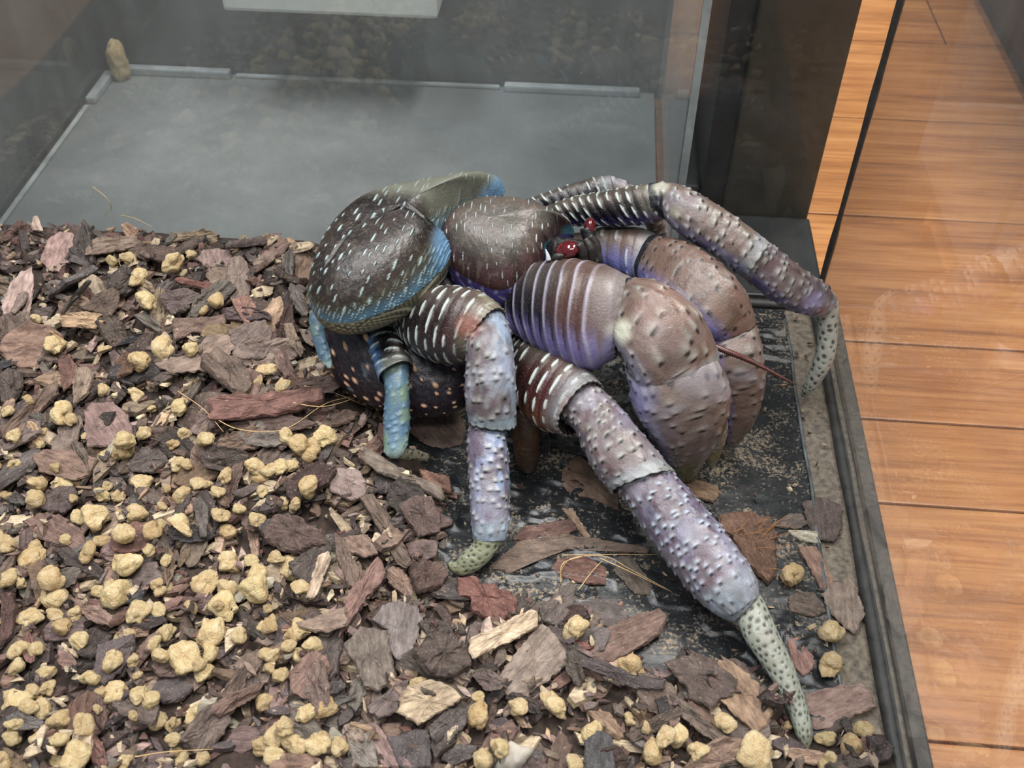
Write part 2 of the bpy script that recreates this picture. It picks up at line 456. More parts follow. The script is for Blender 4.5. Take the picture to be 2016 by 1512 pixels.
LASTDARK = [None]; HAIRS = []
def c_scaly(u, U, V, th, L, R, o):
    seed = o.get('seed', 3); su, sv = o.get('su', .0085)*.85, o.get('sv', .0075)*.85
    Hh, dark, pale = tubercles(U, V, su, sv, seed)
    top = sstep(-.2, .9, np.sin(th - o.get('toprot', .5)))
    base = mixc(np.broadcast_to(o.get('a', LILAC), u.shape + (3,)), o.get('b', BROWN), np.clip(top*o.get('topk', .8) + .7*(fbm(U*60, V*60, seed + 2) - .5), 0, 1))
    red = sstep(.50, .66, fbm(U*70, V*150, seed + 7) + .12*np.cos(th - 2.3))*o.get('red', .8)
    base = mixc(base, lin(94, 62, 66), np.clip(red, 0, 1)*.62)
    mot = fbm(U*230, V*230, seed + 21)
    base = mixc(base, base*.55, sstep(.5, .72, mot)*.7)
    base = mixc(base, mixc(base, np.broadcast_to(DUST, base.shape), np.array(.6)), sstep(.55, .7, fbm(U*110, V*110, seed + 31))*o.get('dirt', .5))
    base = mixc(base, o.get('low', LILAC), sstep(.45, 1., np.cos(th - o.get('lowrot', math.pi)))*o.get('lowk', .3))
    end = sstep(o.get('end0', .84), o.get('end0', .84) + .08, u + .03*(fbm(V*150, U*50, 4) - .5))
    base = mixc(base, o.get('endc', ICE), end*o.get('endk', .45))
    spots = sstep(.60, .70, fbm(U*260, V*260, seed + 11))
    base = mixc(base, DUST*.75, spots*.35)
    pk = o.get('palek', .55)
    c = mixc(base, o.get('crest', lin(206, 206, 196)), pale*pk*(1 - end*.5))
    c = mixc(c, DARK, sstep(.25, .7, dark)*o.get('darkk', .92)*(1 - .6*end*o.get('endk', .45)))  # black bristle tips plus shadow painted behind each spine
    lump = fbm(U*48, V*48, seed + 41)
    c = mixc(c, mixc(c, np.broadcast_to(lin(176, 172, 182), c.shape), np.array(.55)), sstep(.56, .7, lump)*.6)
    LASTDARK[0] = dark
    hgt = .0012*(lump - .5) + .0007*(mot - .5) + Hh*o.get('amp', .0016)*.68*(1 - .5*end)
    return c, hgt

def c_dotted(u, U, V, th, L, R, o):
    seed = o.get('seed', 5); s = o.get('s', .0044)
    cu = np.floor(U/s); cv = np.floor(V/s); dot = np.zeros_like(U)
    for a in (-1, 0, 1):
        for b in (-1, 0, 1):
            i = cu + a; j = cv + b
            pu = (i + .5 + .55*(h2(i, j, seed) - .5))*s; pv = (j + .5 + .5*np.mod(i, 2) - .25 + .5*(h2(i, j, seed + 1) - .5))*s
            r = s*(.15 + .16*h2(i, j, seed + 2))
            dot = np.maximum(dot, sstep(1.25, .65, np.hypot(U - pu, V - pv)/r))
    base = mixc(np.broadcast_to(o.get('a', GREYGREEN), u.shape + (3,)), o.get('b', lin(150, 140, 124)), np.clip(sstep(.0, 1., np.sin(th))*.6 + .6*(fbm(U*90, V*90, seed) - .5), 0, 1))
    base = mixc(base, lin(128, 118, 74), sstep(.8, 1., u)*.4)
    c = mixc(base, lin(46, 40, 36), dot*o.get('dk', .85))
    return c, -.0006*dot + .0006*(fbm(U*260, V*260, seed) - .5)

def c_blue(u, U, V, th, L, R, o):
    seed = o.get('seed', 8); Hh, dark, pale = tubercles(U, V, .006, .005, seed)
    base = mixc(np.broadcast_to(BLUE*.85, u.shape + (3,)), lin(132, 150, 128), sstep(.45, .75, fbm(U*120, V*120, seed)))
    base = mixc(base, lin(176, 192, 184), sstep(.8, 1., u))
    base = mixc(base, lin(150, 130, 96), sstep(.14, .0, u))
    c = mixc(base, DARK, dark*.6*sstep(.4, .9, np.abs(np.cos(th)) + u - .4)); c = mixc(c, ICE, pale*.3)
    return c, Hh*.0009

def c_abdomen(u, U, V, th, L, R, o):
    base = mixc(np.broadcast_to(lin(34, 28, 38), u.shape + (3,)), lin(62, 50, 60), fbm(U*260, V*260, 3))
    s = .0095; cu = np.floor(U/s); cv = np.floor(V/s); hh = np.zeros_like(U); kk = np.zeros_like(U)
    for a in (-1, 0, 1):
        for b in (-1, 0, 1):
            i = cu + a; j = cv + b
            pu = (i + .5 + .8*(h2(i, j, 31) - .5))*s; pv = (j + .5 + .8*(h2(i, j, 32) - .5))*s
            r = .0008 + .0013*h2(i, j, 33); on = h2(i, j, 34) < .85
            d = np.hypot(U - pu, V - pv)/r
            hh = np.maximum(hh, on*np.clip(1 - d*d*.6, 0, 1)); kk = np.maximum(kk, on*sstep(1.25, .8, d))
    c = mixc(base, lin(232, 186, 152), kk)
    wart = sstep(.72, .78, fbm(U*120, V*120, 17)); c = mixc(c, lin(140, 155, 165), wart*.8*sstep(.5, .2, u))
    return c, .0011*hh + .0008*(fbm(U*300, V*300, 5) - .5)

def c_plain(u, U, V, th, L, R, o):
    base = mixc(np.broadcast_to(o['a'], u.shape + (3,)), o['b'], fbm(U*120, V*120, o.get('seed', 2)))
    d = dashes(U/.007 + .4*np.sin(V*90), V, .012, o.get('seed', 2), .16, .6)
    return mixc(base, o.get('pale', o['b']), d*o.get('dk', .6)), .0004*d

def sections(sec, n, ratio):
    """sections (lx, ly, rx, ry, z): edges as measured in the photograph + height of the centre line"""
    sec = np.asarray(sec, float)
    C = np.array([P((s[0]+s[2])/2, (s[1]+s[3])/2, s[4]) for s in sec])
    Lt = []
    for s, c in zip(sec, C):
        k = pxscale(c)
        Lt.append((-(s[2]-s[0])/2/k)*rt + ((s[3]-s[1])/2/k)*up)
    Lt = np.array(Lt)
    # spread samples evenly along the real length
    dd = np.r_[0, np.cumsum(np.linalg.norm(np.diff(C, axis=0), axis=1))]
    CC = cr(C, 400); LL = cr(Lt, 400)
    s = np.r_[0, np.cumsum(np.linalg.norm(np.diff(CC, axis=0), axis=1))]
    tt = np.linspace(0, s[-1], n)
    CC = np.stack([np.interp(tt, s, CC[:, k]) for k in range(3)], 1)
    LL = np.stack([np.interp(tt, s, LL[:, k]) for k in range(3)], 1)
    ax = np.gradient(CC, axis=0); ax /= np.linalg.norm(ax, axis=1)[:, None]
    view = CC - CAM; view /= np.linalg.norm(view, axis=1)[:, None]
    # thickness direction: perpendicular to axis and lateral, towards the viewer side
    nn = np.cross(LL, ax); nl = np.linalg.norm(nn, axis=1)[:, None] + 1e-9; nn = nn/nl
    sgn = np.sign((nn*-view).sum(1))[:, None]; nn = nn*np.where(sgn == 0, 1, sgn)
    # keep the lateral free of axial shear
    w = np.linalg.norm(LL, axis=1)
    return CC, LL, nn*(w*ratio)[:, None], ax, s[-1], w

def segment(sec, pat, ratio=.85, opt=None, cuff=0.0, teeth=0, cap0=False, cap1=False, res=.00085, sq=2.3, thick=None):
    o = opt or {}
    C0 = [P((s[0]+s[2])/2, (s[1]+s[3])/2, s[4]) for s in sec]
    Lg = sum(np.linalg.norm(C0[k+1]-C0[k]) for k in range(len(C0)-1))
    nu = int(max(24, min(240, Lg/res)))
    C, Lt, Nn, ax, L, w = sections(sec, nu, ratio)
    R = float(w.mean()); nv = int(max(40, min(280, 2*math.pi*R/res)))
    th = np.arange(nv)/nv*2*np.pi
    ct, st = np.cos(th), np.sin(th); e = 2/sq
    cx_, sx_ = np.sign(ct)*np.abs(ct)**e, np.sign(st)*np.abs(st)**e
    Pg = C[:, None, :] + Lt[:, None, :]*cx_[None, :, None] + Nn[:, None, :]*sx_[None, :, None]
    u = np.broadcast_to(np.linspace(0, 1, nu)[:, None], (nu, nv)); TH = np.broadcast_to(th[None], (nu, nv))
    U = u*L; V = TH*R
    shape = np.ones(nu); uu = np.linspace(0, 1, nu)
    if cap0: shape = shape*np.sqrt(np.clip(1 - (1 - np.clip(uu/.12, 0, 1))**2, .0004, 1))
    if cap1: shape = shape*np.sqrt(np.clip(1 - (1 - np.clip((1 - uu)/.10, 0, 1))**2, .0004, 1))
    Pg = C[:, None] + (Pg - C[:, None])*shape[:, None, None]
    nrm = gnormals(Pg)
    out = Pg - C[:, None]
    flip = np.sign((nrm*out).sum(-1).mean()); nrm = nrm*flip
    Cg, hg = pat(u, U, V, TH, L, R, dict(o))
    if o.get('neck'): Cg = mixc(Cg, lin(40, 40, 46), sstep(o['neck'], o['neck']*.75, u + .01*(fbm(V*200, U*0, 3) - .5)))
    fade = np.clip(shape, 0, 1)[:, None]
    Pg = Pg + nrm*(hg*fade)[..., None]
    if pat is c_scaly:                                   # stiff black bristles at the spine tips
        cand = np.argwhere((LASTDARK[0] > .93) & (h2(np.arange(nu)[:, None] + 0*TH, np.arange(nv)[None] + 0*TH, 5) < .22))
        for a_, b_ in cand: HAIRS.append((Pg[a_, b_], norm(nrm[a_, b_]*.9 + ax[a_]*.8), float(h2(a_, b_, 6))))
    if teeth:                                            # serrated distal rim
        k = sstep(.93, 1.0, uu)[:, None]
        saw = np.abs(((TH/(2*np.pi)*teeth) % 1) - .5)*2*(.5 + .9*h2(np.floor(TH/(2*np.pi)*teeth), TH*0, 3))
        Pg = Pg + ax[-1]*(k*saw*.0010)[..., None] + out*(.004*k)[..., None]
        Cg = mixc(Cg, lin(170, 168, 150), k*.15)
        Cg = mixc(Cg, lin(60, 56, 52), k*.4*(saw < .16))
    rows_p, rows_c = [Pg], [Cg]
    if cuff:                                             # rim folds in to a dark membrane
        last = Pg[-1]; c = C[-1]
        for sc, back in ((.93, -.0004), (.80, .004), (.55, .010)):
            rows_p.append((c + (last - last.mean(0))*sc - ax[-1]*back)[None]); rows_c.append(np.broadcast_to(DARK, (1, nv, 3)))
    if cap1 is False and not cuff:
        last = Pg[-1]; c = last.mean(0)
        for sc in (.8, .4, .02): rows_p.append((c + (last - c)*sc)[None]); rows_c.append(Cg[-1:])
    put(np.concatenate(rows_p), np.concatenate(rows_c))
    return Pg, nrm, Cg

def dome(rim, h, hu, pattern, pw=.8, ks=11, n=520, m=150, shrink=.22, lift=(0, 0, 1), C=None, opt=None, roll=80):
    R3 = np.array([P(*q) for q in rim]); R3 = cr(R3, n, True)
    Cc = R3.mean(0) if C is None else np.array(C, float)
    lift = norm(lift); rad = R3 - Cc
    ph = np.concatenate([np.radians(np.linspace(-roll, -4, 26)), np.radians(np.linspace(0, 89.97, m))])
    rows = []
    kr = n//ks; ker = np.hanning(2*kr + 1); ker /= ker.sum()
    rs = np.stack([np.convolve(np.r_[rad[-kr:, q], rad[:, q], rad[:kr, q]], ker, 'valid') for q in range(3)], 1)
    rad0 = rad
    for p in ph:
        rad = rad0 + (rs - rad0)*float(sstep(0, 1.25, max(p, 0)))
        if p < 0: rows.append(Cc + rad*(1 - shrink*(1 - math.cos(p))) + lift*hu*math.sin(p))
        else: rows.append(Cc + rad*(math.cos(p)**pw) + lift*h*math.sin(p))
    rows[-1] = rows[-1]*0 + Cc + lift*h
    Pg = np.array(rows)
    nrm = gnormals(Pg); nrm[-1] = lift; s = np.sign((nrm*(Pg - Cc)).sum(-1).mean()); nrm = nrm*s
    A = np.r_[0, np.cumsum(np.linalg.norm(np.diff(R3, axis=0), axis=1))]
    Ag = np.broadcast_to(A[None], Pg.shape[:2]); rr = np.linalg.norm(rad0, axis=1)[None]
    phg = np.broadcast_to(ph[:, None], Pg.shape[:2])
    D = rr*np.clip(phg, -2, None)*.95                       # distance in from the rim
    Cg, hg = pattern(Pg, phg, Ag, D, nrm, opt or {})
    Pg = Pg + nrm*hg[..., None]
    put(Pg, Cg); return Pg, nrm, R3

def seg_dist(Pg, poly):
    d = np.full(Pg.shape[:2], 9.0); poly = np.asarray(poly)
    for a, b in zip(poly[:-1], poly[1:]):
        ab = b - a; t = np.clip(((Pg - a) @ ab)/(ab @ ab), 0, 1)
        d = np.minimum(d, np.linalg.norm(Pg - a - t[..., None]*ab, axis=-1))
    return d

def flecks(Pg, sx, sy, ang, seed, keep=.6, ln=.5, wd=.16):
    """elongated pale flecks over a surface seen from above; ang = direction of a fleck"""
    ca, sa = np.cos(ang), np.sin(ang)
    w = .82*Pg[..., 1] + .58*Pg[..., 2]
    X = Pg[..., 0]*ca + w*sa; Y = -Pg[..., 0]*sa + w*ca
    i0 = np.floor(X/sx); j0 = np.floor(Y/sy); best = np.zeros(X.shape)
    for a in (-1, 0, 1):
        for b in (-1, 0, 1):
            i = i0 + a; j = j0 + b
            px = (i + .5 + .5*np.mod(j, 2) + .5*(h2(i, j, seed) - .5))*sx; py = (j + .5 + .5*(h2(i, j, seed + 1) - .5))*sy
            on = h2(i, j, seed + 2) < keep; k = .5 + .7*h2(i, j, seed + 3)
            dx = np.abs(X - px)/(ln*sx*k); dy = np.abs(Y - py)/(wd*sy*k)
            best = np.maximum(best, on*sstep(1.15, .6, dy + dx**1.6))
    return best

def pat_rear(Pg, ph, A, D, nrm, o):
    n = fbm(Pg[..., 0]*70, Pg[..., 1]*70, 3); n2 = fbm(Pg[..., 0]*500, Pg[..., 1]*500, 9)
    base = mixc(np.broadcast_to(lin(42, 36, 36), n.shape + (3,)), lin(74, 62, 56), sstep(.3, .75, n))
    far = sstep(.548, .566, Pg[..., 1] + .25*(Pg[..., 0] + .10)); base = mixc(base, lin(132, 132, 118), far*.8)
    base = mixc(base, lin(150, 142, 124), sstep(.58, .75, n2)*.22)
    near = sstep(.022, .003, D + .012*(n - .5))*sstep(.62, .54, Pg[..., 1])
    base = mixc(base, lin(100, 140, 162), near*.9)
    base = mixc(base, lin(112, 116, 84), sstep(.030, .012, D)*sstep(.004, .02, D)*.35*sstep(.6, .53, Pg[..., 1]))
    # flecks point from the crest down to the hind edge
    ang = np.arctan2(-.62, -.55) + 1.1*(Pg[..., 0] + .12)*4
    f1 = flecks(Pg, .0165, .0115, ang, 41, .66, .36, .13)
    hind = sstep(.026, .010, D)*sstep(-.02, -.10, Pg[..., 0])
    f2 = flecks(Pg, .011, .0042, ang, 47, .8, .55, .22)*hind
    f = np.clip(np.maximum(f1*sstep(.0, .008, D), f2), 0, 1)
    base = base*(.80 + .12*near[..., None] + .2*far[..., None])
    c = mixc(base, lin(184, 200, 198), f*(.8 - .45*far))
    # scaly rolled edge under the rim
    under = ph < 0
    rows = D/.0022; i = np.floor(rows); q = A/.007 + .5*np.mod(i, 2); fq = np.abs(q - np.floor(q) - .5)*2; fr = rows - i
    scale = sstep(.5, .95, np.maximum(fq, np.abs(fr - .5)*2))
    c = np.where(under[..., None], mixc(np.broadcast_to(lin(60, 58, 52), c.shape), lin(196, 190, 160), scale*.8), c)
    hg = .0006*f*(~under) + .0007*(n - .5) + under*(-.0006*scale) + .0003*(n2 - .5)
    groove = seg_dist(Pg, [P(*q) for q in [(640, 540, .140), (655, 500, .150), (690, 445, .158), (745, 412, .160), (795, 405, .160), (845, 430, .158), (868, 452, .150)]])
    c = mixc(c, lin(34, 30, 30), sstep(.0016, .0005, groove)*.8); hg = hg - .0012*sstep(.003, .0004, groove)
    lobe = np.maximum(sstep(.021, .011, np.linalg.norm(Pg - P(870, 495, .133), axis=-1)), sstep(.020, .011, np.linalg.norm(Pg - P(968, 378, .137), axis=-1)))
    c = mixc(c, lin(120, 158, 190), lobe*.8*(~under)); hg = hg + lobe*.0015*(~under)
    return c, hg

def pat_front(Pg, ph, A, D, nrm, o):
    n = fbm(Pg[..., 0]*80, Pg[..., 1]*80, 13); n2 = fbm(Pg[..., 0]*500, Pg[..., 1]*500, 9)
    base = mixc(np.broadcast_to(lin(62, 52, 52), n.shape + (3,)), lin(96, 72, 70), sstep(.3, .7, n))
    base = mixc(base, lin(122, 116, 104), sstep(.35, .9, np.sin(np.clip(ph, 0, 2)))*.5)
    base = mixc(base, lin(84, 50, 52), sstep(.028, .008, D)*.55*sstep(.60, .55, Pg[..., 1]))
    base = mixc(base, lin(150, 142, 124), sstep(.6, .75, n2)*.3)
    base = base*.88
    f = flecks(Pg, .0165, .0135, np.full(n.shape, -1.15) + 6*(Pg[..., 0] + .02), 61, .62, .20, .12)
    c = mixc(base, lin(192, 196, 196), f*.8)
    under = ph < 0
    st = dashes(A/.010 + .3*np.sin(D*400), D*3 + A*.2, .02, 71, .2, .9)
    flank = mixc(np.broadcast_to(lin(58, 42, 52), c.shape), lin(104, 92, 160), sstep(.3, .75, fbm(A*60, D*90, 3)))
    flank = mixc(flank, lin(190, 190, 214), st*.7)
    c = np.where(under[..., None], flank, c)
    tip = sstep(.009, .004, np.linalg.norm(Pg - P(1124, 455, .128), axis=-1))
    tip = np.maximum(tip, sstep(.010, .004, np.linalg.norm(Pg - P(1086, 492, .124), axis=-1)))
    c = mixc(c, lin(96, 150, 164), tip*.8*(~under)); c = mixc(c, lin(40, 36, 40), under*sstep(.02, .05, Pg[..., 0])*.85)
    return c, .0007*f*(~under) + .0007*(n - .5) + .0003*(n2 - .5)

# ---- abdomen, thorax
segment([(618, 645, 632, 700, .060), (640, 592, 662, 752, .058), (702, 580, 745, 805, .055), (800, 620, 842, 820, .052), (880, 660, 905, 808, .05), (930, 705, 938, 770, .05)], c_abdomen, .62, cap0=True, cap1=True)
segment([(700, 560, 735, 620, .090), (800, 500, 850, 640, .090), (920, 475, 960, 640, .088), (1030, 485, 1065, 600, .085), (1120, 495, 1115, 560, .085)], c_plain, .45, dict(a=lin(48, 38, 46), b=lin(92, 76, 120), pale=lin(178, 178, 190)), cap0=True, cap1=True)
# ---- carapace
REAR = [(884, 495, .130), (866, 532, .128), (800, 590, .124), (725, 625, .120), (665, 636, .118), (625, 622, .116), (610, 596, .116), (616, 560, .118), (640, 505, .122), (680, 458, .126), (735, 422, .128), (810, 402, .130), (880, 392, .132), (945, 380, .137), (985, 372, .139), (984, 385, .138), (935, 405, .136), (890, 432, .134), (862, 458, .132), (862, 478, .131)]
dome(REAR, .034, .017, pat_rear, .50, C=P(775, 505, .124), lift=(-.12, .05, 1), shrink=.16)
FRONT = [(868, 482, .126), (872, 452, .130), (905, 420, .130), (960, 412, .130), (1020, 416, .130), (1075, 430, .130), (1104, 444, .130), (1130, 458, .128), (1104, 459, .126), (1092, 474, .125), (1086, 495, .122), (1074, 492, .124), (1062, 522, .122), (1030, 548, .118), (985, 570, .114), (930, 552, .116), (885, 520, .122)]
dome(FRONT, .024, .030, pat_front, .46, C=P(975, 482, .125), shrink=.30, ks=6)
segment([(1078, 472, 1080, 520, .122), (1102, 466, 1100, 530, .125), (1140, 472, 1138, 535, .127), (1176, 482, 1168, 530, .124)], c_plain, .5, dict(a=lin(20, 19, 22), b=lin(46, 42, 44), dk=.15), cap0=True, cap1=True)
segment([(642, 606, 608, 606, .088), (640, 650, 612, 655, .078), (650, 690, 628, 702, .068), (656, 722, 646, 728, .062)], c_blue, .5, dict(seed=9), cap0=True, cap1=True)
# ---- small blue hind leg
segment([(768, 606, 712, 628, .072), (790, 660, 728, 688, .076), (812, 716, 746, 752, .072)], c_striped, .8, dict(seed=21, base=lin(40, 42, 52), mid=lin(34, 30, 34), edge=lin(92, 138, 190), lowrot=3.0, edgek=1.0, dust=.2, per=.007, slant=.35, dl=.012, keep=.9, end=lin(150, 150, 140)), cuff=1)
segment([(806, 694, 744, 728, .070), (805, 735, 757, 758, .066), (806, 770, 757, 792, .058), (807, 830, 754, 842, .044), (802, 876, 757, 888, .034), (794, 902, 764, 905, .028)], c_blue, .8, {}, cap1=True)
segment([(785, 885, 780, 905, .030), (815, 884, 812, 908, .024), (840, 892, 836, 908, .020), (848, 896, 846, 904, .019)], c_dotted, .8, dict(a=lin(120, 116, 100), b=lin(92, 82, 70)), cap0=True, cap1=True)
# ---- far walking legs
segment([(1012, 402, 1040, 418, .120), (1100, 371, 1118, 410, .127), (1165, 351, 1180, 395, .131), (1200, 345, 1208, 388, .133)], c_striped, .8, dict(seed=22, base=lin(26, 26, 40), mid=lin(34, 28, 36), edge=lin(40, 46, 82), per=.0062, dust=.6, toprot=-.8, dl=.007, keep=.8), cuff=1)
segment([(1200, 347, 1206, 382, .133), (1238, 360, 1222, 396, .131), (1290, 402, 1262, 430, .116), (1316, 470, 1284, 480, .082), (1325, 540, 1300, 545, .045), (1324, 606, 1312, 606, .004)], c_scaly, .8, dict(seed=23, red=.2), cap1=True)
segment([(1045, 420, 1082, 446, .115), (1110, 393, 1150, 444, .124), (1200, 375, 1232, 444, .136), (1262, 364, 1285, 440, .143), (1298, 360, 1310, 430, .147)], c_striped, .8, dict(seed=24, base=lin(30, 28, 38), mid=lin(46, 32, 36), edge=lin(70, 62, 120), lowrot=3.1, per=.0066, dust=.7, toprot=-.9, dl=.008, keep=.8, end=lin(140, 132, 112)), cuff=1)
segment([(1280, 362, 1290, 430, .146), (1308, 360, 1310, 430, .148), (1340, 364, 1322, 445, .148), (1380, 384, 1352, 470, .146), (1450, 428, 1408, 502, .138), (1512, 478, 1466, 545, .128)], c_scaly, .85, dict(seed=25, neck=0.16, topk=1.0, toprot=-.2, low=lin(96, 98, 140), lowk=.8, red=.5, amp=.0019, endk=.2), cuff=1, teeth=12)
segment([(1490, 466, 1446, 532, .127), (1516, 482, 1470, 550, .122), (1560, 516, 1518, 588, .110), (1612, 552, 1572, 616, .096), (1640, 580, 1606, 622, .086)], c_scaly, .85, dict(seed=26, topk=.7, toprot=-.2, a=lin(104, 96, 130), b=lin(122, 106, 96), low=lin(104, 102, 148), lowk=.7, red=1.0, su=.007, sv=.0065, amp=.0018, endc=lin(176, 176, 196), end0=.88), cuff=1)
segment([(1628, 560, 1592, 606, .088), (1648, 592, 1606, 618, .078), (1649, 640, 1610, 640, .066), (1642, 705, 1606, 690, .046), (1614, 756, 1590, 736, .024), (1584, 786, 1574, 776, .003)], c_dotted, .85, dict(seed=27, s=.0056, a=lin(212, 212, 200), b=lin(190, 186, 172)), cap1=True)
# ---- far claw
segment([(1120, 462, 1150, 512, .098), (1200, 446, 1192, 532, .105), (1262, 450, 1240, 552, .108), (1298, 464, 1262, 556, .110)], c_striped, .75, dict(seed=31, dim=1.0, base=lin(112, 98, 88), mid=lin(124, 100, 90), edge=lin(112, 110, 152), lowrot=2.6, edgek=1.2, per=.011, dust=.5, toprot=-.6, keep=.25, dk=.5), cuff=1)
segment([(1296, 466, 1258, 548, .112), (1372, 488, 1300, 600, .116), (1440, 542, 1362, 655, .112), (1472, 596, 1398, 668, .102), (1484, 630, 1402, 668, .096)], c_scaly, .75, dict(seed=32, neck=0.075, a=lin(124, 98, 88), b=lin(122, 98, 86), topk=.5, low=lin(118, 118, 172), lowrot=2.75, lowk=.9, red=0, su=.010, sv=.009, amp=.0010, palek=.2, endk=0), cuff=1, sq=2.9)
segment([(1474, 628, 1408, 652, .094), (1490, 650, 1396, 678, .091), (1501, 700, 1394, 722, .080), (1503, 760, 1414, 775, .060), (1487, 820, 1425, 822, .040), (1458, 864, 1424, 862, .020), (1440, 878, 1428, 876, .006)], c_scaly, .7, dict(seed=33, a=lin(128, 110, 104), b=lin(128, 104, 92), topk=.6, low=lin(116, 110, 166), lowrot=2.9, lowk=.9, red=0, su=.010, sv=.008, amp=.0010, palek=.25, endc=lin(150, 136, 84), end0=.86), cap1=True, sq=2.9)
# ---- dark brown limb under the body
segment([(1068, 800, 1005, 800, .055), (1064, 860, 1008, 860, .035), (1060, 905, 1016, 905, .018), (1050, 930, 1030, 930, .004)], c_plain, .8, dict(a=lin(60, 44, 34), b=lin(88, 62, 44), dk=.2), cap1=True)
# ---- near walking legs
segment([(802, 612, 784, 642, .082), (832, 580, 798, 668, .090), (888, 566, 836, 702, .100), (948, 576, 884, 716, .105), (990, 608, 926, 700, .108)], c_striped, .8, dict(seed=41, base=lin(38, 32, 36), mid=lin(78, 34, 34), edge=lin(70, 76, 92), edgek=.5, per=.0068, dust=.6, toprot=-.5, dl=.012, wd=.26, keep=.95, end=lin(150, 140, 118)), cuff=1, teeth=26)
segment([(984, 600, 912, 668, .106), (1000, 640, 918, 676, .107), (1008, 680, 918, 702, .104), (1015, 760, 916, 772, .086), (1016, 836, 922, 824, .066)], c_scaly, .85, dict(seed=42, neck=0.12, a=lin(150, 160, 176), b=lin(140, 124, 108), topk=.45, toprot=.8, red=1.0, lowk=.3, amp=.0016, endc=lin(150, 172, 178), end0=.86), cuff=1, teeth=16)
segment([(1004, 790, 922, 786, .070), (998, 835, 924, 830, .062), (999, 876, 921, 872, .056), (1004, 960, 925, 960, .040), (1001, 1030, 930, 1040, .026), (995, 1062, 933, 1062, .020)], c_scaly, .85, dict(seed=43, a=lin(146, 156, 180), b=lin(128, 118, 140), topk=.4, toprot=1.2, red=1.2, lowk=.2, su=.0075, sv=.0065, amp=.0019, palek=.7, endc=lin(158, 184, 188)), cuff=1)
segment([(992, 1040, 934, 1044, .023), (988, 1066, 932, 1062, .020), (970, 1096, 928, 1072, .016), (942, 1122, 908, 1090, .011), (914, 1133, 896, 1106, .008), (896, 1126, 884, 1106, .008), (892, 1112, 884, 1104, .009)], c_dotted, .85, dict(seed=44, s=.0042, a=lin(158, 164, 140), b=lin(136, 128, 100)), cap1=True)
segment([(1030, 655, 1005, 722, .060), (1085, 676, 1026, 800, .066), (1140, 706, 1060, 840, .070), (1182, 754, 1104, 854, .073)], c_striped, .8, dict(seed=45, base=lin(44, 36, 38), mid=lin(104, 44, 40), edge=lin(150, 100, 70), edgek=.6, lowrot=3.3, per=.0085, dust=.6, toprot=-.6, dl=.010, wd=.26, keep=.9, end=mixc(ICE, ORANGE, np.array(.3))), cuff=1, teeth=22)
segment([(1152, 722, 1085, 808, .069), (1184, 762, 1118, 836, .070), (1212, 792, 1136, 856, .069), (1262, 850, 1168, 926, .064), (1326, 928, 1204, 968, .056)], c_scaly, .85, dict(seed=46, neck=0.13, a=lin(150, 144, 158), b=lin(126, 108, 102), topk=.7, toprot=0., red=.9, amp=.0018, endc=lin(160, 172, 172), end0=.86), cuff=1, teeth=16)
segment([(1296, 892, 1196, 940, .056), (1330, 938, 1220, 972, .053), (1366, 975, 1262, 1032, .049), (1432, 1052, 1324, 1122, .042), (1482, 1126, 1390, 1196, .036), (1496, 1166, 1440, 1226, .031)], c_scaly, .85, dict(seed=47, a=lin(136, 134, 158), b=lin(118, 104, 110), crest=lin(214, 222, 230), topk=.6, toprot=.2, red=1.1, su=.0078, sv=.0068, amp=.0021, palek=.7, endc=lin(164, 178, 180), end0=.80), cuff=1)  # crest colour paints bluish-white highlights onto the bumps
segment([(1474, 1140, 1424, 1196, .033), (1502, 1178, 1448, 1222, .030), (1530, 1240, 1470, 1266, .027), (1562, 1310, 1514, 1330, .021), (1587, 1382, 1549, 1396, .014), (1600, 1440, 1569, 1450, .008), (1598, 1474, 1582, 1478, .004)], c_dotted, .85, dict(seed=48, s=.0042), cap1=True)
# ---- near claw
segment([(995, 568, 986, 618, .086), (1018, 543, 1010, 648, .092), (1066, 518, 1056, 682, .100), (1130, 511, 1114, 714, .107), (1196, 524, 1164, 728, .111), (1238, 546, 1210, 704, .113)], c_striped, .72, dict(seed=51, long=1, base=lin(34, 30, 42), mid=lin(112, 76, 66), edge=lin(132, 122, 170), lowrot=3.0, edgek=1.0, per=.0090, dim=.8, dust=.45, toprot=-.3, pale=lin(186, 178, 190), dk=.8, end=mixc(ICE, ORANGE, np.array(.45))), cuff=1, teeth=24)
segment([(1242, 550, 1210, 660, .118), (1305, 560, 1226, 700, .120), (1366, 606, 1238, 732, .114), (1402, 668, 1240, 752, .100), (1410, 704, 1241, 760, .092)], c_scaly, .72, dict(seed=52, neck=0.12, a=lin(150, 132, 132), b=lin(124, 100, 88), topk=.8, toprot=-.2, red=0, low=lin(158, 162, 184), lowk=.6, su=.0105, sv=.0095, amp=.0016, palek=.45, endk=.25), cuff=1, sq=2.9)
segment([(1396, 696, 1252, 750, .090), (1416, 716, 1240, 772, .090), (1434, 762, 1252, 815, .076), (1424, 826, 1286, 864, .056), (1390, 884, 1316, 912, .030), (1374, 924, 1332, 938, .014), (1364, 950, 1346, 952, .004)], c_scaly, .7, dict(seed=53, a=lin(138, 124, 130), b=lin(120, 100, 88), topk=.8, toprot=-.4, red=0, low=lin(140, 136, 176), lowk=.8, su=.0088, sv=.0075, amp=.0015, palek=.3, endc=lin(92, 92, 52), end0=.66, endk=.9), cap1=True, sq=2.9)
segment([(1432, 790, 1384, 806, .066), (1432, 846, 1382, 856, .048), (1418, 894, 1388, 898, .026), (1404, 922, 1396, 922, .008)], c_scaly, .8, dict(seed=54, a=lin(150, 132, 110), b=lin(134, 116, 90), red=0, su=.006, sv=.006, amp=.0010, endc=lin(140, 124, 70), end0=.5), cap0=True, cap1=True)

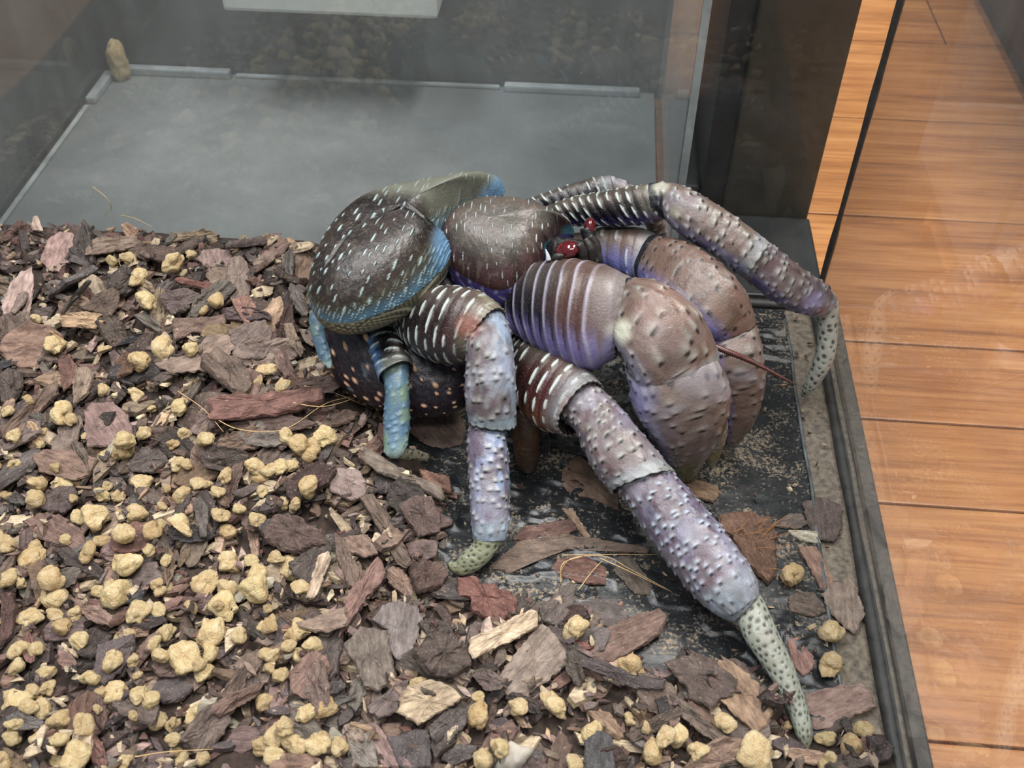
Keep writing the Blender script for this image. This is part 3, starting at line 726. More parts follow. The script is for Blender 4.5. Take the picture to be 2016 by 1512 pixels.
def mat_shell():
    t = NT('crab_shell')
    a = t.new('Attribute', attribute_name='Col').outputs['Color']
    c = t.coord('Object')
    n = t.noise(c, 700, 4, .6); n2 = t.noise(c, 120, 4, .6)
    gm = t.new('Gamma'); gm.inputs['Gamma'].default_value = 1.14; t.link(a, gm.inputs['Color'])
    a = t.mix(1.0, gm.outputs[0], (.83, .88, .92, 1), 'MULTIPLY')
    cc = t.mix(.16, a, t.ramp(n2, [(.3, lin4(60, 50, 46)), (.7, lin4(190, 180, 165))]), 'OVERLAY')
    dust = t.ramp(n, [(.56, (0, 0, 0)), (.72, (1, 1, 1))])
    cc = t.mix(t.math('MULTIPLY', dust, .13), cc, lin4(176, 162, 140))
    rg = t.ramp(n2, [(.3, (.24,)*3), (.7, (.46,)*3)])
    n3 = t.noise(c, 320, 4, .65, .6)
    h = t.math('ADD', t.math('MULTIPLY', n, .4), t.math('ADD', t.math('MULTIPLY', n2, .6), t.math('MULTIPLY', n3, .7)))
    return t.done(t.principled(cc, rg, t.bump(h, .55, .0010), Specular_IOR_Level=.42, Coat_Weight=.10, Coat_Roughness=.25))
M_SHELL = mat_shell()
V_ = np.concatenate(BV); F_ = np.concatenate(BF); C_ = np.concatenate(BC)
# pale joint knobs and tinted patches of the shell
for px, py, z, r, cl, k in [(1216, 652, .126, .010, (214, 210, 192), .9), (1196, 655, .130, .008, (206, 160, 124), .6), (1118, 800, .092, .013, (186, 124, 90), .6), (1112, 815, .092, .006, (214, 168, 130), .7),
                            (922, 640, .122, .010, (150, 84, 70), .6), (900, 655, .125, .012, (110, 44, 42), .6), (1206, 366, .140, .005, (206, 96, 74), 1.0), (1318, 415, .158, .010, (186, 176, 136), .7),
                            (1300, 366, .160, .007, (206, 200, 184), .7), (1446, 508, .146, .012, (140, 160, 168), .6), (1600, 598, .100, .010, (168, 162, 196), .6), (1130, 838, .080, .008, (206, 196, 166), .8), (966, 590, .122, .010, (168, 160, 136), .5),
                            (1230, 700, .128, .013, (186, 190, 200), .55), (1248, 792, .098, .018, (150, 150, 186), .5), (1300, 600, .14, .02, (150, 112, 96), .35)]:
    w = sstep(r*1.25, r*.45, np.linalg.norm(V_ - P(px, py, z), axis=1))
    C_ = C_ + (lin(*cl) - C_)*(w*k)[:, None]
crab = empty('coconut_crab', tuple(P(900, 800, .02)))
tag(crab, 'blue-purple coconut crab with striped legs and two big claws', 'crab')
body = mesh_obj('body', V_, F_, M_SHELL, colors=np.clip(C_, 0, 1))
import bmesh as _bm
_b = _bm.new(); _b.from_mesh(body.data); _bm.ops.recalc_face_normals(_b, faces=_b.faces[:]); _b.to_mesh(body.data); _b.free()
inparent(body, crab)

hv, hf = [], []
for q, d, k in HAIRS:
    i = len(hv)*1; a_ = norm(np.cross(d, [.3, .5, .8])); b_ = np.cross(d, a_); r_ = .00022
    hv += [q - d*.0004 + a_*r_, q - d*.0004 - .5*a_*r_ + .87*b_*r_, q - d*.0004 - .5*a_*r_ - .87*b_*r_, q + d*(.0014 + .0016*k)]
    hf += [(i, i+1, i+3), (i+1, i+2, i+3), (i+2, i, i+3)]
if hv:
    br = mesh_obj('bristles', np.array(hv), hf, mat_plain('black_bristle', (20, 18, 18), (40, 34, 30), .5, 50)); inparent(br, crab); br['kind'] = 'stuff'

# ---- eyes, feelers
M_EYE = NT('glossy_red_eye'); M_EYE = M_EYE.done(M_EYE.principled(M_EYE.ramp(M_EYE.noise(M_EYE.coord('Object'), 300, 2), [(.3, lin4(62, 3, 7)), (.7, lin4(88, 6, 11))]), .08, Coat_Weight=1.0, Coat_Roughness=.03))
M_STALK = mat_plain('black_stalk', (10, 10, 12), (28, 28, 31), .35, 300, .3)
M_ANT = mat_plain('dark_red_feeler', (46, 22, 20), (86, 40, 32), .4, 200, .2)
M_PRONG = mat_plain('grey_black_prong', (14, 13, 14), (56, 51, 46), .5, 160, .4)
def ellipsoid(name, c, ax, r, mat, parent, nu=20, nv=28):
    ph = np.linspace(-np.pi/2, np.pi/2, nu); th = np.arange(nv)/nv*2*np.pi
    g = np.stack([np.cos(ph)[:, None]*np.cos(th)[None], np.cos(ph)[:, None]*np.sin(th)[None], np.repeat(np.sin(ph)[:, None], nv, 1)], -1)
    ax = [norm(a) for a in ax]
    v = np.asarray(c) + g[..., :1]*ax[0]*r[0] + g[..., 1:2]*ax[1]*r[1] + g[..., 2:]*ax[2]*r[2]
    o = mesh_obj(name, v.reshape(-1, 3), grid_faces(nu, nv, True), mat); return inparent(o, parent)
EZ = .136
e1 = P(1117, 492, EZ); e2 = P(1158, 446, EZ + .006); root_eye = P(1142, 474, EZ - .002)
def stalk(a, b, r0, r1):
    p = np.linspace(0, 1, 14)[:, None]; pts = a + (b - a)*p
    v, f = tube_data(pts, np.interp(p[:, 0], [0, .3, .75, 1], [r0, r0*.75, r1*.9, r1]), 14)
    return inparent(mesh_obj('eyestalk', v, f, M_STALK), crab)
stalk(root_eye + .006*rt - .010*up, e1 + (root_eye - e1)*.12, .0058, .0052)
stalk(root_eye + .010*rt - .016*up, e2 + (root_eye - e2)*.1, .0058, .0054)
d1 = norm(e1 - root_eye); s1 = norm(np.cross(d1, fw)); t1 = np.cross(d1, s1)
ellipsoid('eye', e1, (norm(rt), t1, norm(np.cross(rt, t1))), (.0078, .0068, .0064), M_EYE, crab)
d2 = norm(e2 - root_eye)
ellipsoid('eye', e2 + .0012*rt, (rt, up, fw), (.0042, .0062, .0056), M_EYE, crab)
def feeler(name, pts, rad, mat, n=60, rings=0):
    pts = cr(np.array(pts), n); r = np.interp(np.linspace(0, 1, n), np.linspace(0, 1, len(rad)), rad)
    if rings: r = r*(1 + .18*np.cos(np.arange(n)*np.pi))
    v, f = tube_data(pts, r, 10); return inparent(mesh_obj(name, v, f, mat), crab)
feeler('antenna', [P(1170, 560, .085), P(1290, 630, .105), P(1402, 680, .105), P(1480, 712, .098), P(1566, 757, .088)], [.0026, .0024, .0022, .0017, .0006], M_ANT, 150, 1)
for a, b, c in [((1148, 525), (1147, 495), (1138, 480)), ((1166, 520), (1163, 490), (1152, 470)), ((1178, 515), (1172, 480), (1160, 464))]:
    feeler('antennule', [P(*a, .124), P(*b, .136), P(*c, .142)], [.0034, .0034, .0022], M_PRONG, 16)
feeler('antennule', [P(1092, 520, .126), P(1096, 506, .136), P(1110, 503, .138)], [.003, .0028, .0012], M_PRONG, 16)
feeler('cheek_spine', [P(1080, 512, .134), P(1078, 502, .137), P(1074, 490, .140)], [.0020, .0013, .0003], M_LEDGE, 12)
# outline of each bark piece in photograph pixels, colour, description, relative thickness
CHIPS = [
    ([(6, 460), (38, 430), (60, 444), (67, 464), (38, 486), (6, 476)], (96, 66, 58), 'dark reddish bark lump at the back left beside the glass', 1.6),
    ([(111, 435), (140, 422), (178, 429), (187, 441), (152, 457), (127, 451)], (104, 86, 84), 'mauve-grey rounded bark chip leaning at the back glass', 1),
    ([(78, 511), (95, 470), (117, 454), (143, 457), (159, 483), (149, 517), (127, 537), (102, 535)], (158, 122, 112), 'broad pink smooth bark flake near the back left glass', 0.8),
    ([(68, 413), (76, 419), (81, 402), (89, 403), (106, 448), (105, 460), (90, 467), (81, 444)], (196, 168, 148), 'pale forked wood splinter sticking up at the back left', 0.8),
    ([(175, 473), (190, 467), (270, 462), (279, 476), (254, 489), (203, 498), (165, 502)], (130, 106, 86), 'long tan bark chip lying level near the back glass', 1.3),
    ([(241, 435), (254, 429), (273, 441), (289, 454), (286, 470), (270, 464), (254, 464)], (160, 122, 92), 'curled orange-tan bark piece standing against the back glass', 1),
    ([(337, 457), (349, 438), (413, 430), (441, 441), (438, 457), (416, 464), (378, 454)], (134, 112, 84), 'layered olive-tan bark slab topping the pile by the glass', 1.6),
    ([(451, 468), (508, 441), (543, 421), (548, 432), (537, 444), (489, 467), (460, 471)], (142, 112, 72), 'pointed golden-brown wood splinter slanting up at the back glass', 1.3),
    ([(546, 470), (572, 468), (597, 486), (591, 492), (552, 479)], (170, 136, 92), 'thin pale yellow wood sliver behind the crab carapace', 0.7),
    ([(495, 517), (521, 495), (546, 492), (537, 511), (508, 530)], (128, 104, 88), 'small tan bark chip left of the crab carapace edge', 1),
    ([(389, 511), (397, 492), (425, 487), (457, 495), (454, 517), (435, 543), (413, 537)], (136, 108, 100), 'rounded rosy-grey bark flake in the upper pile', 0.7),
    ([(454, 590), (489, 578), (505, 603), (489, 635), (479, 635)], (130, 86, 70), 'rust-coloured pointed bark flake below a long grey chip', 0.8),
    ([(443, 556), (451, 508), (473, 500), (489, 517), (495, 559), (492, 581), (454, 590)], (120, 100, 88), 'long rounded grey-brown bark chip pointing at the camera, upper pile', 0.9),
    ([(117, 613), (171, 549), (178, 552), (133, 603), (121, 619)], (84, 76, 68), 'thin dark grey bark stick slanting in the upper left pile', 1.2),
    ([(159, 606), (190, 578), (222, 565), (237, 575), (235, 603), (219, 625), (178, 613)], (92, 72, 58), 'dark brown rounded bark chip behind a pale fibrous splinter', 1),
    ([(314, 578), (362, 565), (394, 578), (371, 603), (340, 622), (318, 597)], (92, 74, 70), 'dark purple-brown bark flake in the middle of the upper pile', 0.9),
    ([(260, 619), (286, 613), (318, 638), (340, 660), (337, 670), (286, 641)], (100, 90, 80), 'narrow grey bark sliver in the middle of the upper pile', 1),
    ([(3, 594), (19, 562), (41, 533), (62, 524), (67, 559), (60, 619), (32, 640), (10, 632)], (164, 134, 122), 'large pale rosy bark flake at the far left', 0.8),
    ([(113, 625), (133, 616), (171, 613), (202, 619), (190, 629), (208, 632), (187, 648), (121, 644)], (172, 136, 92), 'pale yellow fibrous wood splinter with ragged ends', 1),
    ([(337, 627), (444, 619), (444, 648), (381, 654), (343, 670)], (110, 84, 70), 'oblong brown bark chip left of the crab abdomen', 1.2),
    ([(448, 651), (483, 635), (521, 629), (537, 651), (521, 705), (476, 705), (457, 676)], (108, 90, 80), 'broad grey-brown bark flake left of the spotted abdomen', 0.8),
    ([(305, 714), (381, 695), (406, 660), (444, 657), (471, 670), (451, 698), (419, 718), (422, 730), (330, 733)], (130, 106, 90), 'large wavy tan bark flake lying beside two pebbles', 0.8),
    ([(149, 721), (171, 718), (187, 737), (171, 775), (143, 794), (143, 756)], (130, 108, 88), 'upright tan bark block in the left pile', 1.4),
    ([(114, 714), (137, 695), (156, 727), (143, 752), (124, 768)], (106, 68, 54), 'reddish brown bark chip left of a tan bark block', 1),
    ([(0, 737), (16, 721), (41, 733), (44, 762), (19, 797), (0, 791)], (80, 66, 58), 'dark brown bark lump at the left photo edge', 1.6),
    ([(559, 635), (575, 635), (600, 686), (594, 702), (568, 670)], (136, 114, 92), 'thin tan bark strip beside the hind edge of the crab', 1),
    ([(537, 698), (552, 670), (568, 705), (594, 756), (584, 765), (546, 727)], (112, 84, 72), 'curved brown bark sliver standing beside white pebbles', 1),
    ([(165, 810), (178, 791), (222, 791), (251, 816), (265, 854), (254, 879), (171, 879)], (126, 96, 88), 'broad reddish bark flake mottled with whitish crust', 0.8),
    ([(444, 835), (476, 822), (572, 813), (629, 832), (572, 848), (476, 843)], (90, 68, 58), 'dark bark strip under the reddish bark log', 1),
    ([(406, 781), (444, 775), (540, 770), (640, 765), (638, 787), (565, 810), (508, 819), (413, 822)], (112, 70, 58), 'long reddish-brown bark log in front of the spotted abdomen', 2.2),
    ([(470, 851), (495, 841), (549, 848), (564, 870), (540, 880), (483, 876)], (110, 100, 92), 'grey bark flake in front of the reddish bark log', 0.8),
    ([(0, 848), (108, 737), (116, 752), (114, 775), (38, 854), (6, 867)], (106, 82, 66), 'long dark bark stick slanting at the left photo edge', 2.0),
    ([(806, 853), (818, 822), (854, 805), (901, 805), (918, 841), (913, 870), (887, 879), (866, 881), (842, 877)], (96, 76, 64), 'large brown bark flake under the crab between its near legs', 0.9),
    ([(61, 898), (88, 883), (144, 885), (193, 903), (175, 933), (149, 946), (79, 929)], (122, 92, 74), 'large orange-brown bark flake at the left, cracked across', 0.9),
    ([(245, 916), (280, 881), (324, 876), (331, 907), (302, 933), (263, 929)], (88, 76, 70), 'dark grey-brown bark chip right of an upright yellow pebble', 1),
    ([(61, 977), (109, 959), (144, 955), (158, 981), (123, 1012), (74, 999)], (84, 68, 64), 'dark purple-brown rounded bark chip at the left', 1.2),
    ([(44, 1025), (74, 1008), (114, 1012), (166, 1047), (171, 1078), (144, 1082), (79, 1060)], (112, 82, 70), 'big flaky red-brown bark chip at the left', 1),
    ([(101, 1078), (131, 1075), (175, 1095), (206, 1121), (197, 1139), (131, 1113)], (68, 56, 52), 'blackish bark chip between yellow pebbles at the left', 1.1),
    ([(136, 1176), (184, 1183), (223, 1213), (219, 1233), (175, 1222)], (130, 100, 84), 'ragged tan bark chip among the lower left pebbles', 1),
    ([(0, 1165), (22, 1165), (33, 1191), (22, 1244), (0, 1270)], (84, 54, 46), 'dark red bark piece cut by the left photo edge', 1.2),
    ([(83, 1240), (101, 1222), (162, 1222), (166, 1244), (123, 1262), (88, 1262)], (104, 82, 80), 'mauve bark chip among the lower left pebbles', 1),
    ([(193, 1270), (263, 1244), (267, 1270), (236, 1323), (206, 1349), (179, 1332), (188, 1297)], (88, 74, 74), 'large dark mauve bark flake among the lower left pebbles', 0.9),
    ([(228, 1244), (280, 1231), (298, 1235), (289, 1253), (236, 1257)], (140, 108, 84), 'small light brown wood stick among the lower left pebbles', 1.2),
    ([(377, 981), (394, 975), (412, 999), (407, 1056), (394, 1056)], (92, 82, 76), 'upright grey bark sliver among the pebbles', 1),
    ([(486, 1047), (510, 1038), (510, 1095), (495, 1095)], (146, 114, 92), 'short pinkish wood sliver standing among the pebbles', 1),
    ([(412, 1388), (499, 1345), (521, 1345), (508, 1371), (433, 1413), (416, 1402)], (110, 82, 68), 'brown bark stick slanting in the lower pebble bed', 1.3),
    ([(9, 1410), (35, 1399), (88, 1419), (83, 1432), (26, 1441)], (92, 86, 82), 'flat grey bark chip at the lower left photo edge', 0.9),
    ([(642, 942), (666, 920), (706, 924), (723, 951), (721, 973), (693, 986), (649, 964)], (134, 112, 104), 'smooth rosy-grey bark chip left of the blue hind leg foot', 0.9),
    ([(824, 922), (885, 935), (890, 968), (868, 964), (833, 944)], (120, 80, 60), 'rust-brown broken wood end below the blue hind leg', 1.4),
    ([(719, 881), (745, 894), (806, 933), (872, 959), (874, 984), (824, 959), (745, 929), (717, 903)], (112, 98, 84), 'long grey-tan bark strip below the blue hind leg foot', 1.1),
    ([(785, 994), (815, 973), (850, 977), (868, 1012), (868, 1047), (824, 1058), (802, 1025)], (92, 70, 62), 'squarish dark red bark chip left of the lilac leg', 1.3),
    ([(798, 1069), (833, 1060), (863, 1065), (859, 1095), (824, 1108), (802, 1091)], (100, 78, 72), 'thin brown bark flake left of the lilac leg foot', 0.8),
    ([(806, 1130), (833, 1100), (872, 1100), (885, 1130), (863, 1156), (820, 1161)], (86, 62, 52), 'rough dark brown bark knob left of the curled leg tip', 2.0),
    ([(706, 977), (732, 968), (763, 1012), (813, 1104), (802, 1117), (780, 1108), (736, 1025)], (100, 80, 66), 'long dark bark stick pointing down in the middle', 1.4),
    ([(566, 1108), (601, 1086), (644, 1060), (653, 1078), (644, 1113), (605, 1152), (583, 1139)], (80, 68, 62), 'dark slaty bark lump right of the big yellow pebble', 1.3),
    ([(513, 1047), (539, 1012), (588, 1016), (640, 1051), (644, 1069), (588, 1086), (548, 1078), (522, 1060)], (84, 62, 54), 'chunky dark brown bark lump with cracked top', 2.2),
    ([(658, 1047), (675, 1056), (710, 1121), (701, 1156), (688, 1156), (662, 1095)], (108, 86, 72), 'narrow brown bark wedge in the middle of the bed', 1.2),
    ([(675, 1056), (723, 1051), (745, 1086), (719, 1097), (684, 1086)], (126, 98, 80), 'small cream-edged brown bark chip in the middle', 1),
    ([(601, 1178), (618, 1121), (627, 1091), (649, 1082), (651, 1100), (627, 1165), (618, 1178)], (176, 150, 122), 'pale split wood piece standing among dark bark', 1),
    ([(679, 1178), (706, 1139), (745, 1091), (758, 1113), (758, 1139), (719, 1183), (684, 1235), (666, 1253)], (124, 88, 76), 'pointed reddish bark slab leaning above the grey round flake', 1.3),
    ([(574, 1227), (679, 1191), (682, 1227), (644, 1240), (609, 1240)], (130, 106, 88), 'fibrous tan bark chip with frayed end', 1),
    ([(732, 1222), (754, 1189), (789, 1181), (824, 1196), (831, 1227), (815, 1275), (785, 1301), (758, 1270), (763, 1240)], (116, 104, 100), 'smooth round grey bark flake with a rosy rim', 0.7),
    ([(675, 1270), (710, 1231), (763, 1240), (767, 1270), (780, 1332), (745, 1362), (715, 1349), (697, 1305)], (110, 96, 84), 'big grey-brown ridged bark chip left of the round flake', 1.1),
    ([(566, 1323), (614, 1275), (644, 1292), (653, 1314), (605, 1375), (570, 1362)], (120, 88, 74), 'rust-brown bark chip among the lower middle pebbles', 1.1),
    ([(815, 1288), (846, 1240), (885, 1235), (925, 1270), (933, 1310), (894, 1327), (850, 1323)], (80, 66, 58), 'big dark brown bark boulder in the lower middle', 2.4),
    ([(925, 1327), (964, 1318), (995, 1340), (986, 1358), (955, 1362)], (100, 82, 76), 'small mauve bark chip left of the flat tan slab', 1),
    ([(719, 1393), (780, 1345), (806, 1336), (780, 1402), (745, 1415)], (104, 88, 82), 'dark bark slab under the cream crusted chunk', 1),
    ([(780, 1402), (798, 1353), (850, 1336), (894, 1353), (909, 1375), (868, 1402), (841, 1415), (824, 1428)], (176, 152, 116), 'bark chunk with cream-coloured crust in the lower middle', 1.3),
    ([(841, 1432), (885, 1393), (920, 1393), (916, 1428), (885, 1463), (850, 1459)], (84, 74, 70), 'smooth dark grey bark chip below the cream crusted chunk', 1),
    ([(715, 1424), (741, 1419), (771, 1463), (815, 1511), (754, 1511)], (134, 104, 98), 'rosy bark slab at the lower photo edge', 1),
    ([(684, 1459), (728, 1437), (741, 1480), (745, 1511), (684, 1511)], (122, 112, 102), 'grey-tan bark slab at the lower photo edge', 1),
    ([(763, 1454), (824, 1432), (846, 1437), (850, 1511), (785, 1511)], (78, 70, 70), 'slaty dark bark slab at the lower photo edge', 1),
    ([(872, 1485), (903, 1463), (942, 1467), (929, 1494), (894, 1507), (868, 1494)], (84, 76, 74), 'smooth blue-grey bark chip near the lower photo edge', 1),
    ([(1324, 951), (1356, 939), (1416, 959), (1416, 978), (1404, 990), (1372, 978)], (116, 88, 58), 'yellow-brown bark chip under the near claw tip', 1.2),
    ([(1104, 951), (1114, 915), (1138, 895), (1162, 911), (1217, 970), (1217, 1002), (1162, 978), (1130, 974)], (120, 92, 70), 'tan bark flake on the black liner behind the long near leg', 0.9),
    ([(1106, 1000), (1126, 1000), (1164, 1056), (1154, 1060), (1138, 1040)], (150, 118, 86), 'thin pale wood stick on the black liner', 1.2),
    ([(1007, 1063), (1031, 1036), (1138, 1020), (1134, 1044), (1090, 1060)], (96, 64, 52), 'reddish bark flake behind the long curved bark strip', 0.9),
    ([(960, 1115), (1019, 1067), (1098, 1052), (1178, 1060), (1279, 1075), (1277, 1089), (1178, 1075), (1106, 1079), (1059, 1095), (999, 1131)], (104, 84, 70), 'long curved bark strip on the black liner', 1.1),
    ([(1083, 1119), (1098, 1099), (1154, 1095), (1194, 1119), (1194, 1151), (1154, 1151), (1106, 1135)], (104, 66, 52), 'rust-red bark chip on the black liner under dry grass fibres', 1),
    ([(1208, 1123), (1217, 1095), (1241, 1093), (1285, 1151), (1281, 1171), (1249, 1167)], (92, 80, 66), 'olive-grey bark chip on the black liner', 0.9),
    ([(981, 1329), (1019, 1278), (1067, 1226), (1090, 1242), (1120, 1286), (1116, 1306), (1075, 1341), (1031, 1371), (995, 1369)], (130, 112, 98), 'large flat greyish-tan bark slab in the lower middle', 0.9),
    ([(900, 1135), (938, 1133), (952, 1151), (975, 1147), (979, 1159), (999, 1159), (1019, 1179), (1019, 1210), (979, 1226), (928, 1202), (924, 1175), (900, 1171)], (110, 62, 48), 'layered red-brown bark piece like stacked scales', 1.7),
    ([(922, 1258), (1051, 1196), (1063, 1206), (1059, 1234), (932, 1296), (926, 1278)], (190, 165, 130), 'pale cream wood stick resting on the flat tan slab', 1.6),
    ([(1061, 1194), (1122, 1143), (1136, 1151), (1130, 1198), (1098, 1228), (1067, 1222)], (92, 80, 74), 'dark grey pointed bark chip right of the pale wood stick', 1),
    ([(1130, 1194), (1154, 1179), (1210, 1177), (1237, 1210), (1233, 1234), (1202, 1234), (1134, 1214)], (88, 78, 74), 'smooth oval dark grey bark chip on the black liner edge', 1),
    ([(1079, 1230), (1122, 1238), (1134, 1262), (1126, 1286), (1098, 1258)], (84, 70, 66), 'small dark curled bark chip right of the flat tan slab', 1),
    ([(1132, 1270), (1146, 1254), (1257, 1206), (1301, 1194), (1315, 1210), (1301, 1246), (1202, 1304), (1158, 1290)], (112, 84, 70), 'long thick brown bark slab with a pale split face', 1.6),
    ([(1122, 1302), (1178, 1294), (1249, 1329), (1309, 1337), (1309, 1357), (1249, 1357), (1186, 1329)], (76, 66, 64), 'long dark slaty bark strip in the lower middle', 1),
    ([(1307, 1302), (1368, 1282), (1412, 1306), (1452, 1337), (1448, 1361), (1396, 1393), (1360, 1377), (1344, 1345)], (84, 68, 60), 'large dark brown lobed bark chip in front of the black liner', 1.1),
    ([(1410, 1302), (1432, 1294), (1463, 1317), (1511, 1365), (1521, 1397), (1515, 1421), (1487, 1444), (1456, 1417), (1416, 1377), (1436, 1357)], (142, 110, 78), 'large yellow-tan bark flake beside the pitted leg tip', 0.9),
    ([(1229, 1448), (1281, 1413), (1336, 1389), (1344, 1405), (1297, 1436), (1249, 1460)], (90, 74, 62), 'dark ridged bark stick at the lower right middle', 1.3),
    ([(1313, 1361), (1352, 1381), (1396, 1421), (1436, 1456), (1428, 1468), (1376, 1444), (1336, 1405)], (98, 82, 70), 'long fibrous bark strip at the lower right middle', 1.1),
    ([(1150, 1456), (1178, 1436), (1206, 1448), (1211, 1512), (1150, 1512)], (76, 74, 76), 'smooth slate-grey bark slab at the lower photo edge right of pebbles', 1),
    ([(1551, 1256), (1571, 1254), (1606, 1294), (1602, 1317), (1582, 1331), (1559, 1306)], (140, 98, 84), 'rosy bark flake beside the pitted leg tip', 0.9),
    ([(1416, 1013), (1472, 1002), (1516, 1017), (1528, 1054), (1531, 1129), (1513, 1147), (1472, 1110), (1438, 1054), (1416, 1039)], (98, 64, 40), 'HUSK', 2.0),
    ([(1580, 987), (1624, 976), (1658, 995), (1658, 1032), (1647, 1065), (1617, 1062), (1591, 1032)], (92, 76, 70), 'dark rough bark chip against the right glass wall', 1.1),
    ([(1524, 1036), (1554, 1010), (1580, 1010), (1591, 1030), (1572, 1041)], (104, 90, 80), 'small grey-brown bark chip near the right glass wall', 0.9),
    ([(1550, 1043), (1609, 1045), (1617, 1069), (1576, 1065)], (168, 160, 136), 'small pale whitish wood chip near the right glass wall', 0.9),
    ([(1570, 1076), (1606, 1073), (1643, 1143), (1639, 1153), (1617, 1162), (1591, 1110)], (140, 104, 82), 'thin rosy-tan bark strip right of the coconut husk', 0.9),
    ([(1617, 1173), (1639, 1147), (1675, 1132), (1688, 1158), (1704, 1210), (1684, 1248), (1662, 1233), (1628, 1196)], (134, 114, 98), 'flat speckled tan bark chip against the right glass wall', 0.8),
    ([(1552, 1177), (1565, 1166), (1602, 1164), (1628, 1203), (1602, 1212), (1554, 1203)], (96, 80, 68), 'olive-brown bark chip below the yellow pebble by the husk', 1),
    ([(1583, 1367), (1654, 1350), (1699, 1344), (1719, 1370), (1725, 1393), (1684, 1408), (1639, 1434), (1602, 1434), (1591, 1396)], (138, 108, 94), 'large pinkish-tan bark slab right of the pitted leg tip', 1),
    ([(1539, 1471), (1583, 1473), (1654, 1486), (1662, 1497), (1602, 1504), (1565, 1497)], (168, 134, 104), 'pale tan bark strip below the pitted leg tip', 1),
    ([(1706, 1445), (1740, 1448), (1762, 1471), (1751, 1497), (1714, 1501)], (72, 60, 58), 'dark bark lump in the lower right corner by the glass', 1.4),
]
# pebbles: centre and half width in photograph pixels
PEBBLES = [
    (239, 887, 26), (278, 953, 25), (66, 981, 22), (188, 1019, 33), (357, 1036, 30), (267, 1012, 25), (239, 1012, 13), (245, 1051, 27), (247, 1108, 37), (66, 1097, 32), 
    (107, 1137, 31), (105, 1174, 31), (57, 1218, 24), (234, 1172, 33), (317, 1156, 27), (271, 1207, 25), (302, 1043, 21), (359, 977, 23), (350, 916, 18), (199, 977, 21), 
    (405, 863, 20), (444, 938, 20), (431, 966, 18), (405, 955, 13), (501, 920, 26), (549, 920, 24), (512, 944, 22), (604, 959, 26), (473, 1001, 17), (506, 1023, 20), 
    (451, 1047, 21), (543, 1100, 21), (451, 1108, 31), (403, 1148, 32), (503, 1156, 37), (449, 1152, 26), (442, 1196, 31), (379, 1196, 18), (311, 1205, 20), (328, 1104, 17), 
    (320, 997, 14), (414, 1244, 35), (324, 1248, 21), (304, 1270, 22), (519, 1240, 21), (574, 1253, 20), (359, 1299, 37), (414, 1281, 26), (403, 1323, 26), (532, 1288, 24), 
    (263, 1301, 20), (39, 1275, 26), (72, 1281, 18), (94, 1323, 20), (94, 1356, 20), (31, 1384, 33), (83, 1395, 23), (230, 1367, 35), (285, 1371, 18), (263, 1410, 13), 
    (302, 1415, 28), (162, 1434, 31), (116, 1417, 26), (79, 1450, 24), (114, 1454, 22), (556, 1432, 26), (626, 1454, 26), (630, 1397, 18), (591, 1476, 15), (517, 1384, 22), 
    (473, 1251, 18), (144, 1489, 33), (26, 1450, 18), (13, 1139, 26), (31, 1314, 20), (193, 1397, 13), (438, 1010, 10), (495, 1108, 18), (149, 1209, 22), (109, 1213, 22), 
    (341, 1428, 15), (398, 1494, 15), (245, 1498, 22), (558, 990, 15), (339, 1240, 14), (293, 1082, 15), (644, 1388, 33), (627, 1463, 31), (557, 1432, 24), (1019, 1391, 24), 
    (1089, 1384, 35), (984, 1472, 24), (951, 1494, 24), (636, 861, 26), (612, 885, 26), (544, 1100, 20), (948, 1405, 34), (1166, 1440, 26), (1245, 1317, 32), (1134, 1234, 36), 
    (1424, 1425, 30), (1241, 1417, 16), (1327, 1448, 30), (1281, 1476, 32), (1372, 1480, 26), (1491, 1488, 42), (1551, 1429, 12), (983, 1472, 22), (1134, 1504, 20), (948, 1496, 24), 
    (1559, 1133, 29), (1638, 1242, 32), (1634, 1311, 28), (1624, 1452, 22), (1675, 1471, 30), (1699, 1434, 22), (1635, 1504, 30), (1593, 1238, 5), (343, 517, 25), (375, 502, 13), 
    (254, 508, 19), (219, 510, 16), (273, 546, 25), (289, 595, 24), (425, 592, 22), (402, 611, 13), (105, 681, 24), (276, 711, 25), (324, 686, 25), (376, 686, 19), 
    (206, 687, 14), (121, 816, 29), (13, 810, 17), (203, 765, 16), (267, 775, 24), (359, 800, 24), (525, 727, 22), (510, 749, 13), (556, 759, 19), (246, 870, 21), 
    (405, 864, 21), (284, 851, 19), (400, 810, 13), (283, 756, 16), (86, 844, 19), (479, 479, 22), (365, 854, 16), (57, 787, 14), (140, 829, 16), 
]
